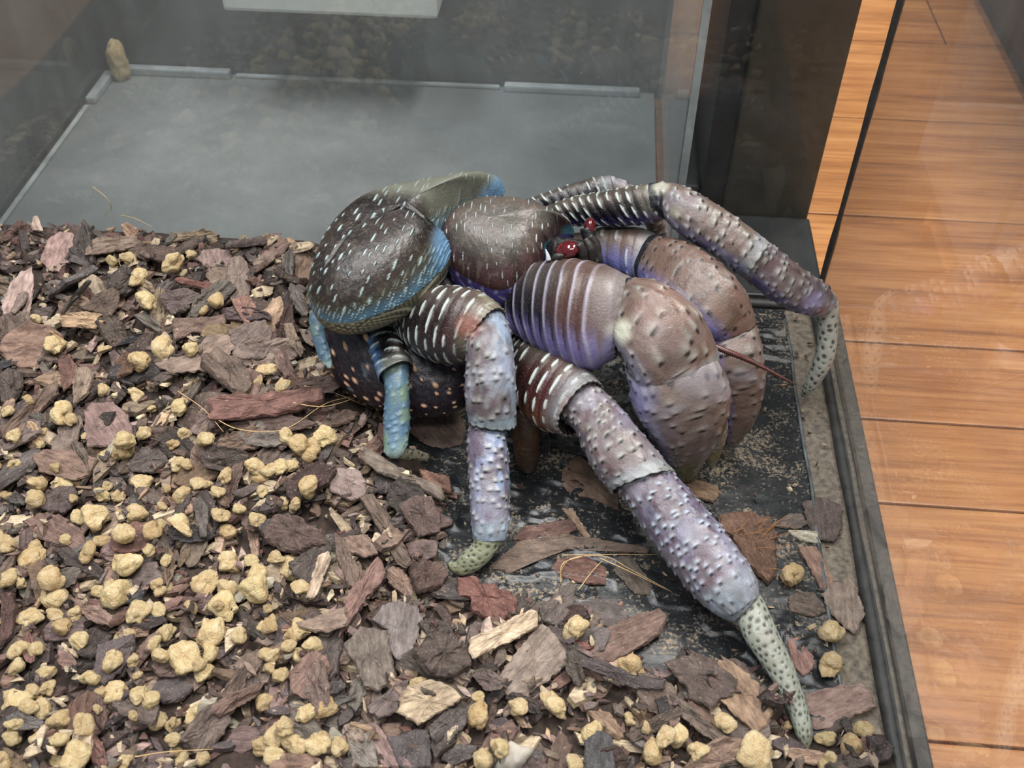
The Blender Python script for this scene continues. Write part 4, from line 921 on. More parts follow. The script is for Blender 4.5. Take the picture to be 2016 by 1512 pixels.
# ------------------------------------------------------------------ substrate materials
def mat_bark(name, attr=False):
    t = NT(name)
    c = t.new('TexCoord').outputs['Object']
    info = t.new('ObjectInfo')
    base = t.new('Attribute', attribute_name='Col').outputs['Color'] if attr else info.outputs['Color']
    off = t.new('VectorMath', operation='ADD'); t.link(c, off.inputs[0])
    cb = t.new('CombineXYZ'); t.link(info.outputs['Random'], cb.inputs[0]); t.link(info.outputs['Random'], cb.inputs[1]); t.link(cb.outputs[0], off.inputs[1])
    mp = t.new('Mapping'); mp.inputs['Scale'].default_value = (90, 420, 420); t.link(off.outputs[0], mp.inputs[0])
    fib = t.noise(mp.outputs[0], 1.0, 5, .65, .5)
    blotch = t.noise(off.outputs[0], 130, 4, .6)
    grit = t.noise(off.outputs[0], 900, 2, .6)
    k = t.ramp(fib, [(.28, (.45, .44, .44)), (.5, (.95, .95, .95)), (.74, (1.4, 1.4, 1.38))])
    cc = t.mix(1.0, base, k, 'MULTIPLY')
    b2 = t.ramp(blotch, [(.35, (.62, .56, .54)), (.6, (1.08, 1.06, 1.04)), (.78, (1.35, 1.3, 1.28))])
    cc = t.mix(.8, cc, t.mix(1.0, cc, b2, 'MULTIPLY'))
    dust = t.ramp(grit, [(.60, (0, 0, 0)), (.75, (1, 1, 1))])
    cc = t.mix(t.math('MULTIPLY', dust, .35), cc, lin4(188, 166, 140))
    hs = t.new('HueSaturation'); hs.inputs['Saturation'].default_value = .78; hs.inputs['Value'].default_value = .94; t.link(cc, hs.inputs['Color']); cc = hs.outputs[0]
    h = t.math('ADD', t.math('MULTIPLY', fib, 1.0), t.math('MULTIPLY', grit, .25))
    return t.done(t.principled(cc, .78, t.bump(h, .7, .0012), Specular_IOR_Level=.35))
def mat_pebble(name, attr=False):
    t = NT(name); c = t.new('TexCoord').outputs['Object']; info = t.new('ObjectInfo')
    off = t.new('VectorMath', operation='ADD'); t.link(c, off.inputs[0])
    cb = t.new('CombineXYZ'); t.link(info.outputs['Random'], cb.inputs[0]); t.link(info.outputs['Random'], cb.inputs[1]); t.link(cb.outputs[0], off.inputs[1])
    n = t.noise(off.outputs[0], 2.2, 6, .7); g = t.noise(off.outputs[0], 9, 5, .72)
    cc = t.ramp(n, [(.30, lin4(200, 166, 120)), (.5, lin4(226, 200, 154)), (.72, lin4(242, 224, 186))])
    pit = t.ramp(g, [(.30, (0, 0, 0)), (.40, (1, 1, 1))])
    cc = t.mix(t.math('SUBTRACT', 1.0, pit), cc, lin4(160, 130, 90))
    tint = t.ramp(info.outputs['Random'], [(0, (.86, .80, .74)), (.5, (1, 1, 1)), (1, (1.04, 1.05, 1.0))])
    cc = t.mix(1.0, cc, tint, 'MULTIPLY')
    h = t.math('ADD', t.math('MULTIPLY', n, .8), t.math('MULTIPLY', g, .7))
    return t.done(t.principled(cc, .9, t.bump(h, .9, .0035), Specular_IOR_Level=.2))
def mat_liner():
    t = NT('black_plastic_with_sand'); c = t.coord('Object')
    n = t.noise(c, 420, 6, .72); n2 = t.noise(c, 26, 3, .6); st = t.noise(t.coord('Object', (60, 260, 60)), 1.0, 5, .7, 1.2)
    m = t.math('ADD', t.math('MULTIPLY', n, .62), t.math('ADD', t.math('MULTIPLY', n2, .38), t.math('MULTIPLY', st, .22)))
    f = t.ramp(m, [(.64, (0, 0, 0)), (.71, (1, 1, 1))])
    sand = t.ramp(t.noise(c, 900, 2), [(.3, lin4(98, 86, 72)), (.7, lin4(168, 150, 126))])
    cc = t.mix(t.math('MULTIPLY', f, .85), t.ramp(n2, [(.3, lin4(20, 22, 24)), (.7, lin4(38, 40, 42))]), sand)
    rg = t.math('ADD', .26, t.math('MULTIPLY', f, .6))
    return t.done(t.principled(cc, rg, t.bump(m, .35, .001)))
M_BARK = mat_bark('bark'); M_LITTER = mat_bark('bark_litter', True)
M_PEB = mat_pebble('porous_yellow_stone')
M_LINER = mat_liner()
M_FIBRE = mat_plain('dry_straw_fibre', (150, 118, 78), (206, 176, 128), .6, 200, .2)
M_HFIB = mat_plain('brown_husk_fibre', (112, 76, 46), (164, 118, 74), .7, 200, .2)
M_HUSK = mat_bark('coconut_husk')

# ------------------------------------------------------------------ heights of the loose bed
GX0, GX1, GY0, GY1, GS = -.595, .1925, -.10, .655, .002
gx = np.arange(GX0, GX1, GS); gy = np.arange(GY0, GY1, GS)
GXX, GYY = np.meshgrid(gx, gy, indexing='ij')
def inpoly(x, y, poly):
    r = np.zeros(np.shape(x), bool); n = len(poly)
    for i in range(n):
        x0, y0 = poly[i]; x1, y1 = poly[(i+1) % n]
        r ^= ((y0 > y) != (y1 > y)) & (x < (x1-x0)*(y-y0)/(y1-y0+1e-12) + x0)
    return r
def polydist(x, y, poly):
    d = np.full(np.shape(x), 9.); n = len(poly)
    for i in range(n):
        a = np.array(poly[i]); b = np.array(poly[(i+1) % n]); ab = b - a
        t = np.clip(((x-a[0])*ab[0] + (y-a[1])*ab[1])/(ab @ ab), 0, 1)
        d = np.minimum(d, np.hypot(x-a[0]-t*ab[0], y-a[1]-t*ab[1]))
    return d
BARE = [tuple(P(x, y, 0)[:2]) for x, y in [(850, 880), (890, 990), (868, 1060), (905, 1150), (1040, 1190), (1170, 1215), (1270, 1330), (1430, 1310), (1530, 1350), (1590, 1430), (1900, 1430), (1760, 520), (1250, 480), (960, 560), (880, 760)]]
inside = inpoly(GXX, GYY, BARE); dist = polydist(GXX, GYY, BARE)
hmax = .011 + .014*sstep(.02, -.22, GXX) + .024*sstep(.36, .62, GYY)*sstep(-.12, -.22, GXX)
h0 = np.where(inside, 0, np.minimum(hmax, dist*.35))
h0 = h0 + np.where(inside, 0, 1)*.004*(fbm(GXX*35, GYY*35, 77) - .5)*sstep(0, .03, dist)
# hollow pressed by the crab's abdomen
_a = P(760, 760, .02); h0 -= .010*np.exp(-(((GXX - _a[0])/.06)**2 + ((GYY - _a[1])/.05)**2))*(~inside)
h0 = np.clip(h0, 0, None)
hm = h0.copy()
sl = slice(None, None, 3)
bx_, by_ = GXX[sl, sl], GYY[sl, sl]
bz_ = h0[sl, sl] - .0015
v = np.stack([bx_, by_, bz_], -1).reshape(-1, 3)
bed = mesh_obj('bark_litter', v, grid_faces(bx_.shape[0], bx_.shape[1])[:, ::-1].copy(), mat_plain('crumbly_dark_soil', (34, 26, 22), (62, 48, 40), .95, 220, .8))
# keep only the covered part
_k = (h0[sl, sl] > .0006).reshape(-1)
_b = _bm.new(); _b.from_mesh(body.data.__class__ and bed.data); _b.verts.ensure_lookup_table()
_bm.ops.delete(_b, geom=[q for q in _b.verts if not _k[q.index]], context='VERTS'); _b.to_mesh(bed.data); _b.free()
tag(bed, 'dark crumbly bark dust under the loose bark chips', 'litter', kind='stuff')

# black wrinkled plastic sheet on the tank floor
lx = np.arange(-.30, .1705, .0016); ly = np.arange(.10, .654, .0016); LX, LY = np.meshgrid(lx, ly, indexing='ij')
wr = np.abs(fbm(LX*38 + 2.5*fbm(LX*12, LY*12, 5), LY*60, 91, 4) - .5)*2
lz = .0002 + .0022*sstep(.25, .0, wr)*sstep(.45, .6, fbm(LX*18, LY*18, 12)) + .0006*fbm(LX*120, LY*160, 8)
nlx, nly = LX.shape
lv = np.concatenate([np.stack([LX, LY, lz], -1).reshape(-1, 3), np.stack([LX, LY, lz*0 - .0026], -1).reshape(-1, 3)])
lf = np.concatenate([grid_faces(nlx, nly)[:, ::-1], grid_faces(nlx, nly, off=nlx*nly)])
liner = mesh_obj('plastic_liner', lv, lf, M_LINER)
tag(liner, 'wrinkled black plastic liner dusted with sand on the tank floor', 'liner')
n_ = 70; yy = np.linspace(.20, .64, n_)
tv, tf = tube_data(np.stack([.1695 + .0016*(vnoise(yy*30, yy*0, 4) - .5), yy, .0012 + .0006*vnoise(yy*40, yy*0, 6)], 1), .0008 + .0008*vnoise(yy*25, yy*0, 9), 8)
mesh_obj('rolled_edge', tv, tf, mat_plain('dusty_grey_plastic_edge', (54, 58, 60), (104, 110, 112), .4, 60), liner)

# ------------------------------------------------------------------ pieces
def resample(poly, n):
    p = np.asarray(poly, float); q = np.concatenate([p, p[:1]])
    s = np.r_[0, np.cumsum(np.linalg.norm(np.diff(q, axis=0), axis=1))]
    t = np.linspace(0, s[-1], n, endpoint=False)
    return np.stack([np.interp(t, s, q[:, k]) for k in range(2)], 1)
def chip_mesh(name, poly, thick, seed, n=44, mat=None, bend=0.0, rough=1.0):
    """flaky bark piece: jagged outline, terraced top, real thickness"""
    r = np.random.default_rng(seed)
    p = resample(poly, n); c = p.mean(0); p = p - c
    a = np.arange(n)
    size = np.abs(p).max()
    j = .05*size*rough*(vnoise(a*.9, a*0 + seed, seed) - .5)*2 + .035*size*rough*(r.random(n) - .5)*2
    d = np.linalg.norm(p, axis=1)[:, None] + 1e-9
    p = p + p/d*j[:, None]
    rings = [(.90, 0.0), (1.0, .30), (1.0, .62), (.965, .88), (.90, 1.0), (.72, 1.0), (.52, 1.0), (.30, 1.0), (.12, 1.0)]
    V = []
    wx, wy = np.ptp(p[:, 0]), np.ptp(p[:, 1])
    for k, (s, zf) in enumerate(rings):
        q = p*s
        if 0 < k < 4: q = q + p/d*(.03*size*(r.random((n, 1)) - .5))
        t = np.floor((fbm(q[:, 0]/wx*3.2 + seed, q[:, 1]/wy*4.0, seed, 2))*6)/6
        z = thick*zf*(.62 + .95*(t - .25)*(1 if zf > .7 else .4)) + thick*.12*(r.random(n) - .5)*(zf > .2)
        z = z + bend*((q[:, 1]/max(wy, 1e-6))**2*wy*1.6)*(1 if k else 1)
        V.append(np.column_stack([q, z]))
    m = len(rings)
    V = np.concatenate(V + [[[0, 0, thick*.8]], [[0, 0, 0]]])
    F = [tuple(int(w) for w in f) for f in grid_faces(m, n, True)]
    F += [((m-1)*n + i, (m-1)*n + (i+1) % n, m*n) for i in range(n)] + [((i+1) % n, i, m*n+1) for i in range(n)]
    me = mesh_obj(name, V, F, mat, smooth=False, coll=False)
    return me, c, p
def hm_at(x, y):
    i = np.clip(((x - GX0)/GS).astype(int) if hasattr(x, 'astype') else int((x - GX0)/GS), 0, hm.shape[0]-1)
    j = np.clip(((y - GY0)/GS).astype(int) if hasattr(y, 'astype') else int((y - GY0)/GS), 0, hm.shape[1]-1)
    return hm[i, j]
def foot(polyw):
    p = np.asarray(polyw); x0, y0 = p.min(0); x1, y1 = p.max(0)
    i0, i1 = max(0, int((x0-GX0)/GS)), min(len(gx), int((x1-GX0)/GS) + 2); j0, j1 = max(0, int((y0-GY0)/GS)), min(len(gy), int((y1-GY0)/GS) + 2)
    if i1 <= i0 or j1 <= j0: return None
    X, Y = GXX[i0:i1, j0:j1], GYY[i0:i1, j0:j1]
    return (slice(i0, i1), slice(j0, j1)), inpoly(X, Y, p), X, Y
def stamp(polyw, c, n, thick):
    q = foot(polyw)
    if q is None: return
    s, m, X, Y = q
    z = c[2] - ((X-c[0])*n[0] + (Y-c[1])*n[1])/n[2] + thick
    hm[s] = np.where(m, np.maximum(hm[s], np.minimum(z, c[2] + .022)), hm[s])
def bed_normal(polyw, k=1.0):
    q = foot(polyw)
    if q is None or q[1].sum() < 6: return np.array([0, 0, 1.])
    s, m, X, Y = q; A = np.column_stack([X[m], Y[m], np.ones(m.sum())]); w = np.linalg.lstsq(A, hm[s][m], rcond=None)[0]
    g = np.clip(w[:2]*k, -.7, .7); return norm([-g[0], -g[1], 1])
def pose(o, c, xa, n):
    n = norm(n); xa = norm(xa - n*(xa @ n)); ya = np.cross(n, xa)
    o.matrix_world = Matrix(((xa[0], ya[0], n[0], c[0]), (xa[1], ya[1], n[1], c[1]), (xa[2], ya[2], n[2], c[2]), (0, 0, 0, 1)))

PAL = [q[1] for q in CHIPS]
NAMED, LOOSE_P, LOOSE_C = [], [], []
def blocked(x, y):
    for px, py, z, r in [(890, 1115, .01, .018), (790, 880, .03, .018), (1590, 1470, .0, .015), (1360, 935, .0, .02), (1430, 870, .0, .015)]:
        a = P(px, py, z)
        if math.hypot(x - a[0], y - a[1]) < r: return True
    return False
def visible(x, y, z, mg=70):
    d = np.array([x, y, z]) - CAM; k = d @ fw
    u = W/2 + F*(d @ rt)/k; w_ = H/2 - F*(d @ up)/k
    return (-mg < u < W + mg and 300 < w_ < H + mg), u, w_

# small crumbs, too many to pick apart
CV, CF, CCc = [], [], []; nv_ = 0
cov = h0 > .0006
def rand_site():
    while True:
        x = rng.uniform(-.58, .19); y = rng.uniform(.08, .648)
        if not blocked(x, y): return x, y
cnt = 0
while cnt < 7400:
    big = cnt < 1900
    x, y = rand_site(); h_ = hm_at(x, y); bare = h0[min(int((x-GX0)/GS), hm.shape[0]-1), min(int((y-GY0)/GS), hm.shape[1]-1)] < .0006
    if bare and rng.random() > (.22 if y < .36 or x > .12 else .06): continue
    ok, u_, w__ = visible(x, y, .02, 260)
    if not ok: continue
    if big and (bare or (640 < u_ < 930 and 560 < w__ < 830)): continue
    ln = rng.uniform(.012, .030) if big else rng.uniform(.003, .0125)*(1 if not bare else .55)
    wd = ln*rng.uniform(.25, .6); tk = rng.uniform(.0016, .0042) if big else rng.uniform(.0007, .0022)
    k = 11 if big else 7; a = np.sort(rng.random(k))*2*np.pi; rr = 1 + .25*(rng.random(k) - .5)
    pl = np.column_stack([np.cos(a)*ln/2*rr, np.sin(a)*wd/2*rr])
    yaw = rng.random()*2*np.pi; xa = np.array([math.cos(yaw), math.sin(yaw), 0]); tl = .48 if w__ < 760 else .34
    n = norm([rng.normal(0, tl), rng.normal(-.06, tl), 1])
    if x + ln*.5 > .19 or y + ln*.5 > .652: continue
    xa = norm(xa - n*(xa @ n)); ya = np.cross(n, xa); c = np.array([x, y, h_ + tk*.2])
    top = c + pl[:, :1]*.9*xa + pl[:, 1:]*.9*ya + n*tk*(.8 + .4*rng.random((k, 1))); bot = c + pl[:, :1]*xa + pl[:, 1:]*ya
    CV += [top, bot]; CF.append([tuple(range(nv_, nv_+k))] + [(nv_+k+i, nv_+k+(i+1) % k, nv_+(i+1) % k, nv_+i) for i in range(k)])
    if rng.random() < .13: cl = lin(*(np.array((186, 164, 126)) + rng.normal(0, 8)))
    else: cl = lin(*np.clip(np.array(PAL[rng.integers(len(PAL))])*rng.uniform(.7, 1.05), 20, 235))
    CCc.append(np.repeat([cl], 2*k, 0)); nv_ += 2*k; cnt += 1
    if ln > .007 and not bare: stamp(bot[:, :2], c, n, tk)
litter = mesh_obj('bark_crumbs', np.concatenate(CV), [f for q in CF for f in q], M_LITTER, smooth=False, colors=np.concatenate(CCc))
tag(litter, 'tiny bark crumbs and grit filling gaps between the chips', 'litter', kind='stuff')

# loose bark chips that nothing tells apart
protos = []
for s in range(36):
    k = 9; asp = rng.uniform(.25, .75); a = (np.arange(k) + rng.uniform(-.35, .35, k))/k*2*np.pi
    ex = rng.uniform(1.6, 3.2)
    pl = np.column_stack([np.sign(np.cos(a))*np.abs(np.cos(a))**(2/ex), asp*np.sign(np.sin(a))*np.abs(np.sin(a))**(2/ex)])*(1 + .22*(rng.random((k, 1)) - .5))*.5
    pl *= .026
    me, _, pp = chip_mesh('bark_chip', pl, rng.uniform(.0018, .0052), 100 + s, 36, M_BARK, rng.uniform(-.25, .35))
    protos.append((me, pp))
cnt = 0; tries = 0
while cnt < 196 and tries < 20000:
    tries += 1
    x, y = rand_site(); h_ = hm_at(x, y); i_, j_ = int((x-GX0)/GS), int((y-GY0)/GS)
    if h0[min(i_, hm.shape[0]-1), min(j_, hm.shape[1]-1)] < .004 or y > .635 or x > .17: continue
    ok, u_, w__ = visible(x, y, h_, 20)
    if not ok: continue
    if 640 < u_ < 900 and 560 < w__ < 800: continue
    if h_ > h0[i_, j_] + .014: continue
    me, pp = protos[rng.integers(len(protos))]
    yaw = rng.random()*2*np.pi; sc = rng.uniform(.75, 1.55)*(1.3 if w__ < 850 else .95)
    xa = np.array([math.cos(yaw), math.sin(yaw), 0.]); ya = np.array([-xa[1], xa[0], 0])
    pw = np.array([x, y]) + sc*(pp[:, :1]*xa[:2] + pp[:, 1:]*ya[:2])
    if pw[:, 0].max() > .188 or pw[:, 1].max() > .648: continue
    tl = .46 if w__ < 760 else .30
    n = norm(bed_normal(pw, .8) + np.array([rng.normal(0, tl), rng.normal(-.12, tl), 0]))
    q = foot(pw); zz = np.percentile(hm[q[0]][q[1]], 72) if q is not None and q[1].sum() else h_
    c = np.array([x, y, zz])
    o = bpy.data.objects.new('bark_chip', me); col.objects.link(o)
    pose(o, c, xa, n); o.scale = (sc, sc, sc)
    cl = lin(*np.clip(np.array(PAL[rng.integers(len(PAL))])*rng.uniform(.72, 1.08), 20, 235)); o.color = (*cl, 1)
    tag(o, 'plain brown bark chip lying loose in the bark bed', 'bark chip', 'loose bark chips in the tank')
    sr = 255*np.where(cl <= .0031308, cl*12.92, 1.055*np.clip(cl, 1e-6, None)**(1/2.4) - .055); br = sr.mean()
    LOOSE_C.append((o, c, sc, ('small ' if sc < .95 else 'large ' if sc > 1.5 else '') + ('dark' if br < 74 else 'pale' if br > 122 else 'reddish' if sr[0] > 1.38*sr[2] else 'brown')))
    stamp(pw, c, n, .0028*sc); cnt += 1

# bark pieces that can be told apart
tocam = lambda c: norm(CAM - c)
husk = None
for k, (poly, colr, lab, th) in enumerate(CHIPS):
    poly = np.array(poly, float); cx_, cy_ = poly.mean(0)
    z = .02
    for it in range(4):
        a = P(cx_, cy_, z); pw = np.array([P(x, y, z)[:2] for x, y in poly])
        q = foot(pw); z = float(np.percentile(hm[q[0]][q[1]], 66)) if q is not None and q[1].sum() else float(hm_at(a[0], a[1]))
    onbed = z > .006
    lean = (rng.uniform(.7, 1.5) if cy_ < 470 else rng.uniform(.25, .65) if cy_ < 700 else .26*rng.uniform(.4, 1.2)) if onbed else .03
    n = norm(bed_normal(pw, .5 if onbed else .15) + lean*tocam(a)*np.array([1, 1, .3]) + (np.array([rng.normal(0, .08), 0, 0]) if onbed else 0))
    thick = .0034*th*(1.0 if onbed else .8)
    c = P(cx_, cy_, z) + n*thick*.2
    pts = []
    for x, y in poly:
        d = ray(x, y); t = ((c + n*thick*.8 - CAM) @ n)/(d @ n); pts.append(CAM + d*t - n*thick*.8)
    pts = np.array(pts); rel = pts - c
    e = norm(np.cross(n, [.3, .9, .2])); g = np.cross(n, e); uv = np.column_stack([rel @ e, rel @ g])
    w_, vec = np.linalg.eigh(np.cov(uv.T)); la = vec[:, 1]; xa = e*la[0] + g*la[1]; ya = np.cross(n, xa)
    loc = np.column_stack([rel @ xa, rel @ ya])
    me, mc, pp = chip_mesh('bark_chip' if lab != 'HUSK' else 'husk_core', loc, thick, 300 + k, 52, M_BARK if lab != 'HUSK' else M_HUSK, rng.uniform(-.05, .22), .6)
    c2 = c + xa*mc[0] + ya*mc[1]
    shift = max(0, (pts[:, 0].max() - .1915)); c2 = c2 - np.array([shift, 0, 0]); shy = max(0, pts[:, 1].max() - .652); c2 = c2 - np.array([0, shy, 0])
    o = bpy.data.objects.new('bark_chip', me); col.objects.link(o); pose(o, c2, xa, n); o.color = (*lin(*colr), 1)
    if lab == 'HUSK':
        o.name = 'coconut_husk'; husk = (o, c2, xa, ya, n, pp)
        tag(o, 'fibrous brown coconut husk chunk beside the long near leg', 'coconut husk')
    else:
        o.name = 'bark_chip'; tag(o, lab, 'bark chip', 'bark pieces that stand out in the tank'); NAMED.append(o)
    stamp(pts[:, :2], c2, n, thick*.8)
# loose fibres of the husk are parts of it
o, c2, xa, ya, n, pp = husk
for k in range(18):
    t = rng.random(); i = rng.integers(len(pp)); a = pp[i]*rng.uniform(.1, .95)
    d = rng.normal(0, .35, 2) + np.array([0, 1.0]); d = d/np.linalg.norm(d)*rng.uniform(.008, .02)
    q = [np.array([a[0], a[1], .0065]), np.array([a[0] + d[0]*.5, a[1] + d[1]*.5, .0075 + .003*rng.random()]), np.array([a[0] + d[0], a[1] + d[1], .0065 + .003*rng.random()])]
    tv, tf = tube_data(cr(q, 8), .00022, 5); mesh_obj('fibre', tv, tf, M_HFIB, o)

# ------------------------------------------------------------------ pebbles
import bmesh
pebs = []
for s in range(16):
    b = bmesh.new(); bmesh.ops.create_icosphere(b, subdivisions=4, radius=1.0)
    b.verts.ensure_lookup_table(); co = np.array([q.co[:] for q in b.verts])
    ax3 = np.array([1.0, rng.uniform(.68, .95), rng.uniform(.6, .85)])
    dsp = 1 + .0*co[:, 0]
    for m in range(9):
        dr = norm(rng.normal(size=3)); dsp = dsp - np.clip(co @ dr - rng.uniform(.45, .75), 0, 1)*rng.uniform(.35, .7)   # worn facets
    for m, (fq, am) in enumerate(((1.4, .20), (3.0, .11), (7.0, .06), (15.0, .035))):
        dsp = dsp + am*(vnoise(co[:, 0]*fq + 9 + s*3.1, co[:, 1]*fq + co[:, 2]*fq*.7 + s, s + m) + vnoise(co[:, 2]*fq + 5, co[:, 0]*fq*.6 - co[:, 1]*fq + s, s + m + 50) - 1)
    co = co*dsp[:, None]*ax3
    co /= .97*np.abs(co[:, 0]).max()
    for q, p3 in zip(b.verts, co): q.co = p3
    me = bpy.data.meshes.new('pebble'); b.to_mesh(me); b.free()
    me.polygons.foreach_set('use_smooth', np.ones(len(me.polygons), dtype=bool)); me.materials.append(M_PEB); pebs.append(me)
def place_pebble(c, r, label, group=None, mesh=None):
    o = bpy.data.objects.new('pebble', mesh or pebs[rng.integers(len(pebs))]); col.objects.link(o)
    o.location = tuple(c); o.rotation_euler = (rng.normal(0, .5), rng.normal(0, .5), rng.random()*6.28); o.scale = (r, r, r)
    tag(o, label, 'pebble', group)
    if label.startswith('small yellowish'): LOOSE_P.append((o, np.array(c, float), r, 'tiny yellow' if r < .0055 else 'small yellow' if r < .009 else 'yellow' if r < .0125 else 'large yellow'))
    s = foot([(c[0]-r*.8, c[1]-r*.8), (c[0]+r*.8, c[1]-r*.8), (c[0]+r*.8, c[1]+r*.8), (c[0]-r*.8, c[1]+r*.8)])
    if s is not None:
        d2 = (s[2]-c[0])**2 + (s[3]-c[1])**2; hm[s[0]] = np.where(d2 < (r*.85)**2, np.maximum(hm[s[0]], c[2] + .7*np.sqrt(np.clip(r*r - d2, 0, None))), hm[s[0]])
    return o
SPECIAL = {(1559, 1133): 'round yellow pebble right of the coconut husk', (1638, 1242): 'large angular cream pebble near the right glass wall', (1634, 1311): 'rounded cream pebble below the angular one by the right glass',
           (1491, 1488): 'biggest cream pebble cut by the lower photo edge', (948, 1405): 'large pear-shaped cream pebble in the lower middle', (503, 1156): 'largest tall yellow pebble in the left bed',
           (636, 861): 'whitish round pebble left of the blue hind leg', (612, 885): 'pale round pebble tucked under bark left of the blue leg', (1675, 1471): 'oblong cream pebble right of the pitted leg tip',
           (247, 1108): 'big greenish-yellow pebble in the left bed', (121, 816): 'knobbly yellow pebble below the long dark stick at left', (645, 1389): 'tall cone-shaped cream pebble in the lower middle',
           (1245, 1317): 'flat cream pebble half under the long dark strip', (1134, 1234): 'cream pebble half hidden under the oval grey chip', (343, 517): 'rounded tan pebble high in the upper pile',
           (324, 686): 'blocky cream pebble beside the large wavy bark flake', (276, 711): 'pointed cream pebble left of the large wavy bark flake', (105, 681): 'yellow pebble in the upper left bark', (1604, 1238): 'tiny pale pebble near the right glass wall'}
def special(x, y):
    for (a, b), l in SPECIAL.items():
        if l and abs(a - x) < 9 and abs(b - y) < 9: SPECIAL[(a, b)] = None; return l
    return None
pr = np.array(PEBBLES)
for x, y, rp in PEBBLES:
    z = .02
    for it in range(4):
        c = P(x, y, z); r = rp/pxscale(c)
        s = foot([(c[0]-r*.7, c[1]-r*.7), (c[0]+r*.7, c[1]-r*.7), (c[0]+r*.7, c[1]+r*.7), (c[0]-r*.7, c[1]+r*.7)])
        hh = float(np.percentile(hm[s[0]], 45)) if s is not None else 0
        z = hh + .58*r
    c = P(x, y, z); lab = special(x, y)
    place_pebble(c, r, lab or 'small yellowish porous pebble lying loose in the bark bed', 'yellow pebbles in the tank' if not lab else 'yellow pebbles that stand out')
cnt = 0; tries = 0
while cnt < 95 and tries < 30000:
    tries += 1
    x, y = rand_site(); h_ = hm_at(x, y); i_, j_ = int((x-GX0)/GS), int((y-GY0)/GS)
    if h0[min(i_, hm.shape[0]-1), min(j_, hm.shape[1]-1)] < .003 or x > .17 or y > .63: continue
    ok, u_, w__ = visible(x, y, h_, 10)
    dens = 1.0 if (w__ > 860 and u_ < 640) else (.22 if w__ > 1330 else .07)
    if not ok or rng.random() > dens or h_ > h0[i_, j_] + .012: continue
    r = rng.uniform(.0032, .0078)
    place_pebble((x, y, h_ + .55*r), r, 'small yellowish porous pebble lying loose in the bark bed', 'yellow pebbles in the tank'); cnt += 1

# ------------------------------------------------------------------ say which pebble or chip is which
def topix(c):
    d = np.asarray(c) - CAM; k = d @ fw
    return np.array([W/2 + F*(d @ rt)/k, H/2 - F*(d @ up)/k])
bpy.context.view_layer.update()
refs = [(o['label'], topix(o.matrix_world.translation)) for o in NAMED if len(o['label'].split()) <= 9]
refp = np.array([q[1] for q in refs])
def single_out(objs, kind):
    cand = {}
    for o, c, r, tone in objs:
        u = topix(c); d = refp - u; i = int(np.argmin(np.hypot(d[:, 0], d[:, 1])))
        dx, dy = -d[i]; way = ('right of' if dx > 0 else 'left of') if abs(dx) > abs(dy) else ('below' if dy > 0 else 'above')
        cand.setdefault((i, way), []).append((math.hypot(dx, dy), o, tone))
    for (i, way), L in cand.items():
        L.sort(key=lambda q: q[0])
        for k, (dd, o, tone) in enumerate(L):
            rank = '' if len(L) == 1 else ('closest second third fourth fifth sixth seventh eighth ninth tenth eleventh twelfth thirteenth fourteenth fifteenth sixteenth seventeenth eighteenth nineteenth twentieth'.split()[k] if k < 20 else f'{k + 1}th') + ' '
            o['label'] = f"{rank}{tone} {kind} {way} {refs[i][0]}"
single_out(LOOSE_P, 'pebble'); single_out(LOOSE_C, 'bark chip')

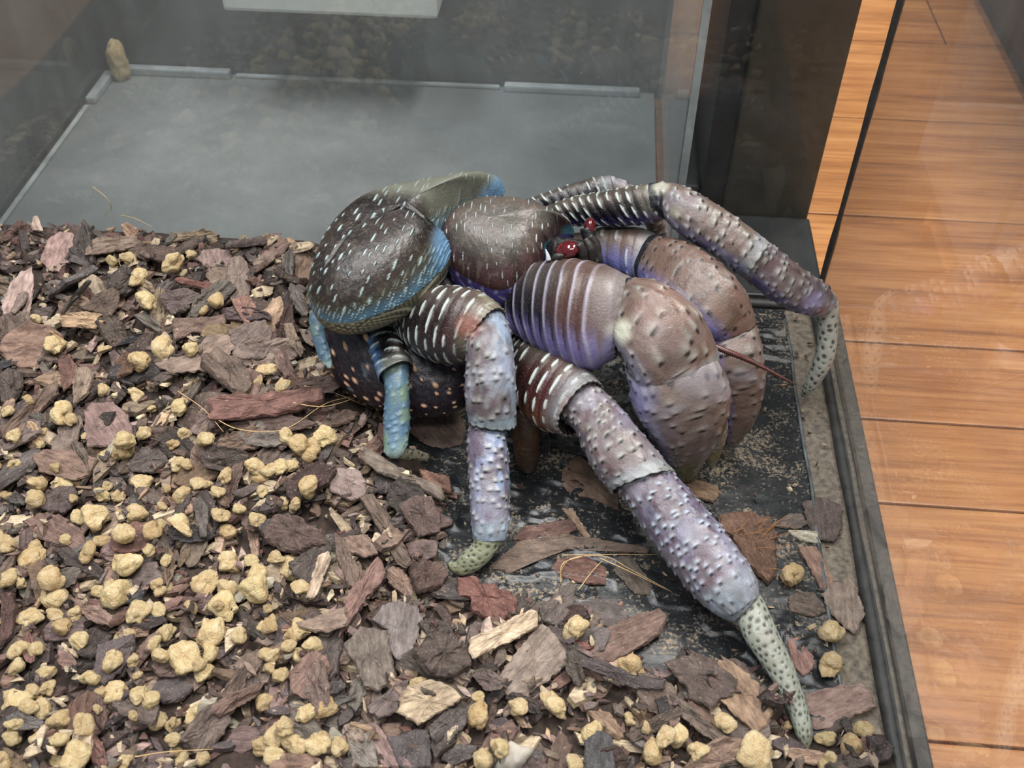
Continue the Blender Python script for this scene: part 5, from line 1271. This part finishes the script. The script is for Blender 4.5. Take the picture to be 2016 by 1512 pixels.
# ------------------------------------------------------------------ dry fibres, crusty lump
def fibre(pts, r, lab):
    q = []
    for x, y, dz in pts:
        z = .01
        for it in range(3): a = P(x, y, z); z = float(hm_at(a[0], a[1])) + dz
        q.append(P(x, y, z))
    tv, tf = tube_data(cr(q, 26), np.linspace(r, r*.5, 26), 6)
    o = mesh_obj('dry_fibre', tv, tf, M_FIBRE); tag(o, lab, 'fibre', 'dry plant fibres in the tank'); return o
FIB = [([(1106, 1093, .004), (1180, 1092, .008), (1293, 1092, .003)], 'straight dry grass fibre on the bark behind the long near leg'),
       ([(1100, 1130, .003), (1125, 1100, .008), (1190, 1095, .008), (1240, 1120, .007), (1322, 1165, .003)], 'long bowed dry grass fibre crossing the black liner'),
       ([(1138, 1162, .003), (1170, 1120, .006), (1196, 1095, .007)], 'short dry grass fibre over the rust-red chip'),
       ([(1104, 1147, .003), (1108, 1110, .008), (1150, 1094, .008)], 'hooked dry grass fibre over the rust-red chip'),
       ([(1180, 1098, .007), (1250, 1130, .006), (1310, 1160, .003)], 'straw fibre ending by the black liner wrinkles'),
       ([(405, 812, .006), (470, 845, .006), (560, 845, .012), (640, 795, .012), (700, 780, .01)], 'long thin root fibre over the reddish bark log'),
       ([(560, 790, .008), (640, 800, .012), (720, 775, .010), (735, 765, .008)], 'thin root fibre in front of the spotted abdomen'),
       ([(600, 760, .008), (650, 770, .012), (735, 806, .008)], 'crossing root fibre in front of the spotted abdomen'),
       ([(350, 770, .004), (400, 805, .006), (440, 850, .004)], 'pale root fibre left of the reddish bark log'),
       ([(95, 650, .004), (130, 672, .007), (170, 690, .004)], 'thin root fibre beside the yellow pebble at left'),
       ([(183, 368, .03), (210, 390, .022), (219, 410, .012), (205, 425, .004)], 'pale curved hair standing against the back glass'),
       ([(238, 424, .006), (265, 430, .006), (300, 447, .004)], 'short pale hair at the back glass'),
       ([(265, 1490, .004), (330, 1480, .006), (420, 1475, .004)], 'straw fibre near the lower left photo edge'),
       ([(235, 500, .004), (236, 520, .006), (248, 545, .004)], 'dark thin stem between tan pebbles in the upper pile'),
       ([(555, 1240, .004), (590, 1243, .005), (612, 1245, .003)], 'short straight straw left of the ridged grey chip')]
for pts, lab in FIB: fibre(pts, .0004, lab)
M_CRUST = mat_plain('white_crust', (150, 128, 100), (232, 228, 220), .8, 160, .6)
a = P(1015, 1498, .02); o = place_pebble((a[0], a[1], a[2]), 60/pxscale(a), 'white and brown crusty lump at the lower photo edge', None, None)
o.data = o.data.copy(); o.data.materials.clear(); o.data.materials.append(M_CRUST); o.name = 'crusty_lump'; o['category'] = 'lump'
a = Q(230, 116, .975)
o = place_pebble((a[0], a[1], .0195), .011, 'whitish upright stone in the back corner of the empty plastic tank'); o.name = 'pebble'
o.rotation_euler = (0, 0, .6); o.scale = (.0105, .0100, .0262)
